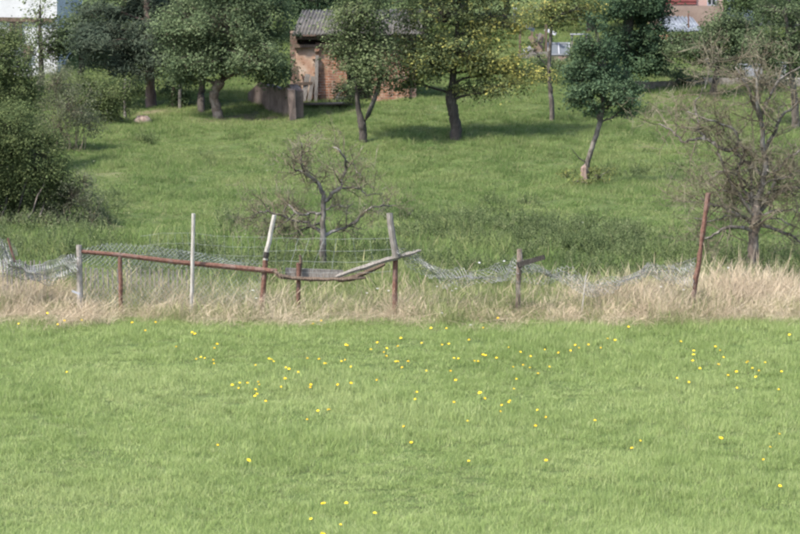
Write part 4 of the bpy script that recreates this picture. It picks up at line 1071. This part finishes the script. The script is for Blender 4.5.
# stone lump on the pasture
p = G(143, 124); m = MB(); g_ = np.random.default_rng(4)
th, ph = np.meshgrid(np.linspace(0, 2 * math.pi, 11)[:-1], np.linspace(.05, math.pi - .05, 7)); rr = 1 + g_.normal(0, .1, th.shape)
v = np.stack((np.cos(th) * np.sin(ph) * .27 * rr, np.sin(th) * np.sin(ph) * .2 * rr, np.cos(ph) * .15 * rr + .1), -1); idx = np.arange(70).reshape(7, 10)
m.add(v.reshape(-1, 3) + p, np.stack((idx[:-1], np.roll(idx, -1, 1)[:-1], np.roll(idx, -1, 1)[1:], idx[1:]), -1).reshape(-1, 4))
tag(m.build('boulder', M['stump'], loc=p, smooth=True), 'brownish boulder lying in the grass near the pine', 'boulder')

# ------------------------------------------------------------------ the fence
FY = FENCE_Y
def gz_at(px, Y=FY):
    x = (px - 400) / FPX * Y; return np.array((x, Y, float(H(x, Y))))
def round_post(parent, name, top, foot, r0, r1, mat, Y=FY, n=6, lab=None, dz=0.0, rough=.05):
    a, c = P(*foot, Y), P(*top, Y + dz)
    gg = float(H(a[0], a[1])); 
    if a[2] > gg - .1: a = a + (c - a) / (c[2] - a[2]) * (gg - .15 - a[2])
    t = np.linspace(0, 1, n)[:, None]; pts = a * (1 - t) + c * t; pts[1:-1] += rng.normal(0, .004, (n - 2, 3))
    m = MB(); m.tubes(pts, np.linspace(r0, r1, n) * rng.uniform(1 - rough, 1 + rough, n), 8, cap=True); o = m.build(name, mat, parent, smooth=False)
    if lab: o['label'] = lab
    return o

def chain_link(parent, name, top, bot, mat, Y=FY, cell=.062, wire=.0023, wobble=.012, seed=0, fold=0.0, crump=0.0):
    """top/bot: photo polylines [(px,py,dy)]; woven diamond wires between them"""
    g = np.random.default_rng(seed)
    T = np.array([P(a, b_, Y + d) for a, b_, d in top]); B = np.array([P(a, b_, Y + d) for a, b_, d in bot])
    def res(Q, N):
        s = np.concatenate(([0], np.cumsum(np.linalg.norm(np.diff(Q, axis=0), axis=1)))); s /= s[-1]; u = np.linspace(0, 1, N)
        return np.stack([np.interp(u, s, Q[:, k]) for k in range(3)], -1)
    L = np.linalg.norm(np.diff(T, axis=0), axis=1).sum(); ncol = max(4, int(L / cell)); T2, B2 = res(T, ncol * 2 + 2), res(B, ncol * 2 + 2)
    for Q, sd_ in ((T2, 1), (B2, 2)):
        u = np.arange(len(Q)) * cell * .5
        Q[:, 2] += crump * (noise(u / .16, u * 0, seed + sd_) + 1.3 * noise(u / .5, u * 0, seed + sd_ + 20)); Q[:, 1] += crump * 2 * noise(u / .3, u * 0, seed + sd_ + 40); Q[:, 0] += crump * 1.2 * noise(u / .22, u * 0, seed + sd_ + 60)
    hgt = np.linalg.norm(T2 - B2, axis=1).mean(); nr = max(3, int(hgt / (cell * .55)))
    nr = min(nr, 36)
    v = np.linspace(0, 1, nr + 1)
    wires = []
    for c in range(ncol):
        z = (np.arange(nr + 1) % 2); i = 2 * c + z * 1 + 0
        i2 = 2 * c + 1 - z + 1 - 1
        p = T2[2 * c + z + (c * 0)] * (1 - v[:, None]) + B2[2 * c + z] * v[:, None]
        p2 = T2[2 * c + 2 - z - 0 if False else 2 * c + 1 - z + 1 - 0] * (1 - v[:, None]) + B2[2 * c + 2 - z] * v[:, None] if False else None
        # neighbouring wires meet: odd wires mirrored
        wires.append(p if True else p2)
        q = T2[np.minimum(2 * c + 2 - z, len(T2) - 1)] * (1 - v[:, None]) + B2[np.minimum(2 * c + 2 - z, len(T2) - 1)] * v[:, None]
        wires.append(q)
    W = np.array(wires)
    W[..., 1] += wobble * 3 * np.stack([noise(W[..., 0] / .25, W[..., 2] / .18, seed + 5)], -1)[..., 0] + fold * np.sin(v * math.pi * 3)[None, :]
    W[..., 2] += wobble * noise(W[..., 0] / .3, W[..., 2] / .3, seed + 6)
    m = MB(); m.tubes(W, wire, 3)
    o = m.build(name, mat, parent); return tag(o, kind='stuff')

# rusty pipe frame fence with chain link
fl = thing('chain_link_fence', 'chain link fence on a rusty pipe frame at the left', 'fence', gz_at(150))
round_post(fl, 'post', (79, 245), (80, 305), .05, .045, M['stone'], lab='squat pale concrete post')
round_post(fl, 'post', (120, 253), (121, 312), .034, .034, M['rust'])
round_post(fl, 'post', (266, 256), (261, 319), .042, .042, M['rust'], lab='leaning rusty post')
a_, m_, c_ = P(81, 251.5, FY), P(172, 261.5, FY), P(277, 271.5, FY - .05)
m = MB(); m.tubes(np.array([a_, P(120, 255, FY), m_, P(230, 267, FY), c_]), np.array([.03, .036, .038, .042, .042]), 8, cap=True); m.build('top_rail', M['rust'], fl)
chain_link(fl, 'wire_mesh', [(80, 249, 0), (92, 246, .1), (105, 243, .15), (128, 243, .18), (150, 246, .15), (190, 251, .1), (230, 257, .08), (264, 261, 0)],
           [(80, 304, -.02), (128, 308, 0), (190, 312, .02), (264, 317, 0)], M['wire_green'], seed=1, cell=.075, wire=.0028)
chain_link(fl, 'wire_mesh', [(80, 250, -.05), (92, 245, .0), (105, 243, .05), (128, 244, .05), (165, 248, .02), (215, 256, 0), (250, 262, 0)],
           [(80, 262, .25), (100, 266, .32), (128, 268, .35), (165, 268, .3), (215, 268, .2), (250, 270, .1)], M['wire_green'], seed=2, cell=.075, wire=.004, crump=.04)
# curled-up mesh at the left edge
ce = thing('loose_wire_mesh', 'torn chain link mesh curled up at the left end of the fence', 'wire mesh', gz_at(30))
chain_link(ce, 'wire_mesh', [(-30, 232, .0), (-8, 236, 0), (2, 237, 0), (12, 252, -.05), (24, 263, -.1), (38, 269, -.1), (52, 266, 0), (62, 258, 0), (72, 252, 0), (80, 248, 0)],
           [(-34, 262, .2), (-10, 266, .2), (4, 268, .2), (14, 276, .1), (26, 281, 0), (38, 283, 0), (54, 281, .1), (64, 277, .1), (72, 275, .1), (80, 278, 0)], M['wire_light'], seed=3, cell=.045, wire=.0042, fold=.14, wobble=.12, crump=.10)
chain_link(ce, 'wire_mesh', [(-30, 240, .15), (-8, 244, .2), (4, 246, .2), (14, 258, .1), (26, 267, .1), (38, 271, .1), (52, 269, .1), (62, 263, .1), (80, 255, .1)],
           [(-34, 268, -.1), (-10, 270, -.1), (4, 272, -.1), (14, 278, -.1), (26, 284, -.1), (38, 286, -.1), (54, 283, -.1), (64, 280, 0), (80, 280, 0)], M['wire_light'], seed=4, cell=.05, wire=.0042, fold=-.16, wobble=.14, crump=.12)
m = MB()
for k in range(9):
    x0 = 1 + k * 1.6; m.tubes(np.array([P(x0 + 4, 256, FY), P(x0 + 1.5, 247, FY), P(x0 - 1.5 + rng.normal(0, .8), 237 + k * .8 + rng.normal(0, 1.2), FY - .05)]), .0032, 3)
m.build('loose_wire_end', M['wire'], ce)
m = MB(); m.tubes(np.array([P(15, 262, FY), P(11, 249, FY), P(8, 238, FY)]), .02, 6, cap=True); tag(m.build('rod', M['rust'], ce), 'rusty bent rod in the curled mesh')

# low picket fence behind
pf = thing('picket_fence', 'low pale picket fence half hidden behind the chain link', 'fence', gz_at(100, 46.0))
x = -30.0
while x < 192:
    if not (48 < x < 80):
        p0 = gz_at(x, 46.0 + rng.normal(0, .01)); top = P(x, np.interp(x, [0, 45, 80, 190], [259, 261, 268, 270]) + rng.normal(0, .8), 46.0)
        m = MB(); m.beam(p0 - (0, 0, .05), top + (rng.normal(0, .012), 0, 0), .02, .045, up=(0, 1, 0)); m.build('picket', M['wood_grey'], pf)
    x += 4.6
for (x0, x1) in ((-30, 48), (80, 191)):
    for dz in (.12,):
        m = MB(); m.beam(gz_at(x0, 46.05) + (0, 0, dz), gz_at(x1, 46.05) + (0, 0, dz), .03, .05); m.build('rail', M['wood_grey'], pf)

# wire fence with tied on wooden posts
wf = thing('wire_fence', 'square wire stock fence strung between bleached leaning posts', 'fence', gz_at(300))
round_post(wf, 'post', (193.5, 213.5), (191.5, 306), .034, .029, M['wood_pale'], Y=FY - .14, lab='thin upright bleached post')
def short_stick(parent, top, foot, r0, r1, mat, Y, lab=None, name='post'):
    t = np.linspace(0, 1, 6)[:, None]; pts = P(*foot, Y) * (1 - t) + P(*top, Y) * t; pts[1:-1] += rng.normal(0, .004, (4, 3))
    m = MB(); m.tubes(pts, np.linspace(r0, r1, 6), 8, cap=True); o = m.build(name, mat, parent)
    if lab: o['label'] = lab
    return o
short_stick(wf, (274.5, 215), (265.5, 260), .038, .034, M['wood_pale'], FY - .085, 'leaning bleached post tied to the rusty post')
m = MB(); m.tubes(np.array([P(266.8, 252, FY - .09), P(266.2, 255, FY - .09), P(265.6, 258, FY - .09)]), np.array([.043, .046, .044]), 8); m.build('binding', M['wood_dark'], wf)
short_stick(wf, (389.5, 213), (396, 258), .055, .05, M['wood_grey'], FY - .1, 'grey weathered post tied above the rusty post')
round_post(wf, 'post', (395.5, 247), (395, 312), .042, .042, M['rust'], lab='rusty post under the grey weathered post')
round_post(wf, 'post', (298.5, 263), (298.5, 314), .035, .035, M['rust'], lab='short rusty post')
m = MB()
def wire_line(m, pts, r=.0026, Y=FY + .05):
    q = np.array([P(a, b_, Y) for a, b_ in pts]); u = np.linspace(0, len(q) - 1, len(q) * 4)
    q = np.stack([np.interp(u, np.arange(len(q)), q[:, k]) for k in range(3)], -1); q[1:-1] += rng.normal(0, .004, q[1:-1].shape); m.tubes(q, r, 4)
for (ya, yb, yc) in ((238, 239, 238), (251, 251, 249), (261, 262, 259), (272, 273, 271)):
    wire_line(m, [(269, ya), (300, yb - .5), (330, yb), (360, yb), (393, yc)], .0021)
for (ya, yb) in ((233, 237), (243, 247), (252, 256), (262, 264)):
    wire_line(m, [(140, ya + 3), (165, ya), (193, ya), (215, (ya + yb) / 2 + 1), (240, yb), (267, yb)], .0016)
x = 277.0
while x < 392:
    sl = np.interp(x, [277, 300, 330, 345, 392], [-2, -10, -12, 5, 3]); m_top = (x, 238.5); wire_line(m, [m_top, (x + sl * .4, 251), (x + sl * .75, 261), (x + sl, 274)], .0015 if not 290 < x < 345 else .0026); x += rng.uniform(8, 17)
x = 150.0
while x < 266:
    wire_line(m, [(x, np.interp(x, [150, 193, 266], [235, 233, 237])), (x + rng.normal(1, 1), 248), (x + rng.normal(2, 1.5), 264)], .0013); x += rng.uniform(6, 9)
tag(m.build('wire_mesh', M['wire_green'], wf), kind='stuff')

# logs and boards
def log(name, label, pts, rad, mat, Y, cat, lab=None):
    q = np.array([P(a, b_, Y + (d[0] if d else 0)) for a, b_, *d in pts]); u = np.linspace(0, len(q) - 1, len(q) * 3)
    q2 = np.stack([np.interp(u, np.arange(len(q)), q[:, k]) for k in range(3)], -1); q2[1:-1] += rng.normal(0, .004, q2[1:-1].shape)
    m = MB(); m.tubes(q2, np.interp(u, np.arange(len(q)), rad) * rng.uniform(.8, 1.2, len(u)), 6, cap=True)
    return tag(m.build(name, mat, loc=q[0]), label, cat)
log('log', 'sagging dark brown log hooked over the rusty rail end', [(273, 270.5, -.12), (279, 275.5, -.14), (290, 278, -.08), (312, 279, -.06), (338, 279.8, -.06), (366, 277.5, -.02)], [.025, .04, .038, .034, .03, .02], M['wood_brown'], FY, 'log')
log('log', 'grey weathered pole sloping up to the second rusty post', [(336, 277, -.02), (350, 272, -.06), (372, 264.5, -.07), (394, 258, -.08), (409, 253.8, -.06), (421, 250.5, -.03)], [.03, .042, .044, .042, .036, .022], M['wood_grey'], FY, 'log')
log('log', 'brown rotten pole under the grey weathered pole', [(338, 280, .12), (352, 278.5, .1), (365, 273, .1), (385, 264, .1)], [.04, .045, .045, .03], M['wood_brown'], FY, 'log')
m = MB(); m.beam(P(286, 272.5, FY + .14), P(343, 274, FY + .14), .05, .12, .008); tag(m.build('plank', M['wood_grey'], loc=P(286, 273, FY + .14)), 'pale grey plank lying level behind the sagging log', 'plank')
m = MB(); m.tubes(np.array([P(299.5, 274, FY + .06), P(301, 262, FY + .06), P(300, 255, FY + .05)]), np.array([.03, .03, .02]), 6, cap=True); tag(m.build('stick', M['wood_brown'], loc=P(300, 274, FY)), 'short brown stick upright above the plank', 'stick')

# collapsed fence on the right
cf = thing('chain_link_fence', 'collapsed chain link fence sagging into the weeds at the right', 'fence', gz_at(560))
round_post(cf, 'post', (519.5, 249), (518, 312), .038, .042, M['bark_pale'], lab='short lichened brown post', n=9, rough=.12)
round_post(cf, 'post', (708.5, 193), (691, 318), .034, .040, M['rust'], lab='tall leaning flaking rusty post', n=18, rough=.22)
chain_link(cf, 'wire_mesh', [(398, 254, .1), (415, 256, .15), (432, 262, .2), (452, 268, .2), (475, 271, .2), (497, 268, .15), (510, 262, .1), (522, 257, .1), (536, 259, .1), (552, 266, .15), (575, 271, .2), (600, 277, .2), (625, 274, .2), (650, 265, .15), (675, 261, .1), (699, 256, 0)],
           [(398, 268, -.1), (415, 271, -.1), (432, 276, -.15), (452, 280, -.2), (475, 283, -.2), (497, 281, -.15), (510, 278, -.1), (522, 275, -.1), (536, 276, -.1), (552, 280, -.1), (575, 284, -.1), (600, 288, -.1), (625, 288, -.1), (650, 283, -.1), (675, 280, -.1), (698, 278, 0)],
           M['wire'], seed=7, cell=.06, wire=.0036, fold=.12, wobble=.2, crump=.11)
chain_link(cf, 'wire_mesh', [(410, 259, .0), (432, 266, .05), (452, 271, .05), (475, 274, .05), (497, 272, .05), (515, 264, .05), (522, 262, 0), (540, 264, 0), (556, 270, 0), (580, 275, 0), (610, 280, 0), (650, 271, 0), (699, 262, 0)],
           [(410, 270, .2), (432, 277, .25), (452, 281, .25), (475, 284, .25), (497, 283, .25), (515, 278, .2), (522, 276, .2), (540, 278, .2), (556, 282, .2), (580, 286, .2), (610, 290, .2), (650, 284, .2), (699, 280, .2)],
           M['wire'], seed=8, cell=.065, wire=.0034, fold=-.12, wobble=.24, crump=.14)
m = MB(); m.beam(P(517, 265, FY - .07), P(544.5, 256.8, FY - .1), .05, .075, .004); tag(m.build('plank', M['wood_dark'], loc=P(530, 261, FY - .1)), 'short dark plank nailed slanting to the lichened post', 'plank')
m = MB(); m.tubes(np.array([gz_at(582, FY - .1), P(586, 276, FY - .1), P(588, 272, FY - .1)]), np.array([.012, .012, .008]), 5); tag(m.build('stick', M['wood_pale'], loc=gz_at(582, FY - .1)), 'pale slanting stick in the dry grass', 'stick')
m = MB(); m.beam(P(72, 291, FY - 1.2), P(80, 294, FY - 1.25), .03, .02, up=(0, 1, 0)); tag(m.build('board_scrap', M['board_white'], loc=P(76, 292, FY - 1.2)), 'small white scrap caught in the dry grass', 'scrap')

# ------------------------------------------------------------------ flowers
def flower_mesh(name, head_mat, rad, height, seed, rows=2):
    g = np.random.default_rng(seed); mb = MB()
    bend = np.array((g.normal(0, .02), g.normal(0, .02), 0)); t = np.linspace(0, 1, 4)[:, None]
    pts = np.array((0, 0, 1.)) * height * t + bend * t ** 2
    mb.tubes(pts, .0022, 3, mat=1); top = pts[-1]
    for r_, (n_, el, sc) in enumerate(((13, .25, 1.0), (10, .7, .75))[:rows]):
        for k in range(n_):
            a = 2 * math.pi * (k + .5 * r_) / n_ + g.normal(0, .1); d = np.array((math.cos(a) * math.cos(el), math.sin(a) * math.cos(el), math.sin(el))); s = np.array((-math.sin(a), math.cos(a), 0))
            L = rad * sc * g.uniform(.85, 1.1); mb.add([top, top + d * L * .7 + s * L * .2, top + d * L, top + d * L * .7 - s * L * .2], [(0, 1, 2, 3)])
    o = mb.build(name, [head_mat, M['stem']], loc=(0, 0, 0)); COL.objects.unlink(o)
    return o
L1 = "40,45 93,32 120,53 130,48 160,50 267,47 308,48 292,66 387,68 400,75 433,87 430,97 384,123 400,119 417,117 416,128 427,128 515,129 530,122 537,124 540,128 577,133 577,139 600,141 615,124 646,123 648,127 645,132 685,124 700,125 697,90 705,89 740,99 763,86 768,99 765,113 776,113 787,123 788,124 466,173 480,170 495,163 488,181 506,175 505,178 521,173 514,191 507,190 532,205 556,173 574,165 622,173 627,172 640,221 665,220 617,247 433,288 487,327 149,148 683,163 697,168 717,139 757,165 648,406 699,416 628,437 748,424 633,462 675,457 350,100 640,43 633,55"
L2 = "3,75 70,62 98,60 173,58 200,38 455,52 781,72 5,102 52,91 80,90 100,86 142,88 15,125 10,135 49,143 97,142 107,118 126,124 142,124 153,125 168,105 174,116 195,117 220,100 232,98 265,118 290,106 290,130 248,134 254,139 215,135 231,157 274,156 114,162 227,178 35,184 39,200 166,184 103,206 157,203 187,229 212,202 219,205 216,211 288,219 299,232 274,245 134,249 28,256 25,286 142,324 291,321 389,246 478,280 473,303 635,276 749,272 731,294 727,316 754,369 327,108 340,104 347,98 362,95 380,94 400,100 410,85 428,82 434,84 555,88 588,108 592,113 592,130 596,132 625,95 627,100 634,133 643,120 652,154 669,170 672,138 682,125 692,127 707,138 716,148 720,153 728,131 555,155 572,160 763,144 764,184"
spots = [(int(q.split(',')[0]) / 2, 300 + int(q.split(',')[1]) / 2) for q in L1.split()] + [(400 + int(q.split(',')[0]) / 2, 300 + int(q.split(',')[1]) / 2) for q in L2.split()]
BIG = {(243.5, 463.5): 'lone large yellow dandelion in the lower left of the field', (332.5, 410.0): 'large yellow dandelion alone left of the field centre', (483.0, 392.0): 'largest yellow dandelion near the middle of the field',
       (717.5, 438.0): 'lone large yellow dandelion in the right part of the field', (324.0, 503.0): 'topmost of the yellow dandelions at the bottom edge', (316.5, 531.0): 'yellow dandelion lowest at the bottom edge'}
FH = .145
protos = [flower_mesh('dandelion', M['petal'], .027, FH + q * .015, 70 + q) for q in range(4)]
for (px, py) in spots:
    # the head is what shows: drop the foot below it
    gq = G(px, py + FH * np.interp(py, [318, 534], [64, 95]))
    src = protos[int(rng.integers(0, 4))]; o = src.copy(); o.name = 'dandelion'; COL.objects.link(o); o.location = gq
    s = rng.uniform(.58, .92); s = 1.2 if (px, py) in BIG else s
    o.scale = (s, s, rng.uniform(.98, 1.18)); o.rotation_euler = (rng.normal(.42, .16), rng.normal(0, .22), rng.normal(0, .3))
    zone = ('yellow dandelion in the tight cluster left of the field centre' if 228 < px < 270 and 378 < py < 405 else
            'small yellow dandelion in the loose group in the right part of the field' if px > 685 and 335 < py < 395 else
            'small yellow dandelion close to the foot of the dry grass' if py < 330 else
            'yellow dandelion in the small group at the bottom edge of the field' if py > 490 else
            'small lone yellow dandelion in the open lower half of the field' if py > 420 else
            'small yellow dandelion scattered in the left part of the field' if px < 228 else
            'small yellow dandelion scattered across the middle of the field')
    tag(o, BIG.get((px, py), zone), 'flower', 'yellow dandelions scattered over the field')
wproto = flower_mesh('white_flower', M['petal_white'], .026, .42, 90, 2)
for (px, py) in ((253, 291), (258, 298), (443, 286.5), (452, 289), (449, 291), (580, 228), (375, 289), (386, 291), (367, 293), (520, 268), (680, 290), (660, 287), (735, 268), (500, 262), (470, 262), (440, 318), (474, 330)):
    Yq = FY - .2 if py > 250 else G(px, py)[1]
    q = P(px, py, Yq); gz_ = float(H(q[0], q[1])); o = wproto.copy(); o.name = 'white_flower'; COL.objects.link(o)
    if py > 310: q = G(px, py + 12); gz_ = q[2]; hh = .25
    else: hh = max(.12, q[2] - gz_)
    o.location = (q[0], q[1], gz_); s = rng.uniform(.9, 1.3); o.scale = (s, s, hh / .42); o.rotation_euler = (rng.normal(.1, .1), 0, rng.uniform(0, 6))
    tag(o, 'small white flower head among the grass and weeds along the fence', 'flower', 'white flowers along the fence')

for o in bpy.data.objects:
    if '_w' in o: del o['_w']
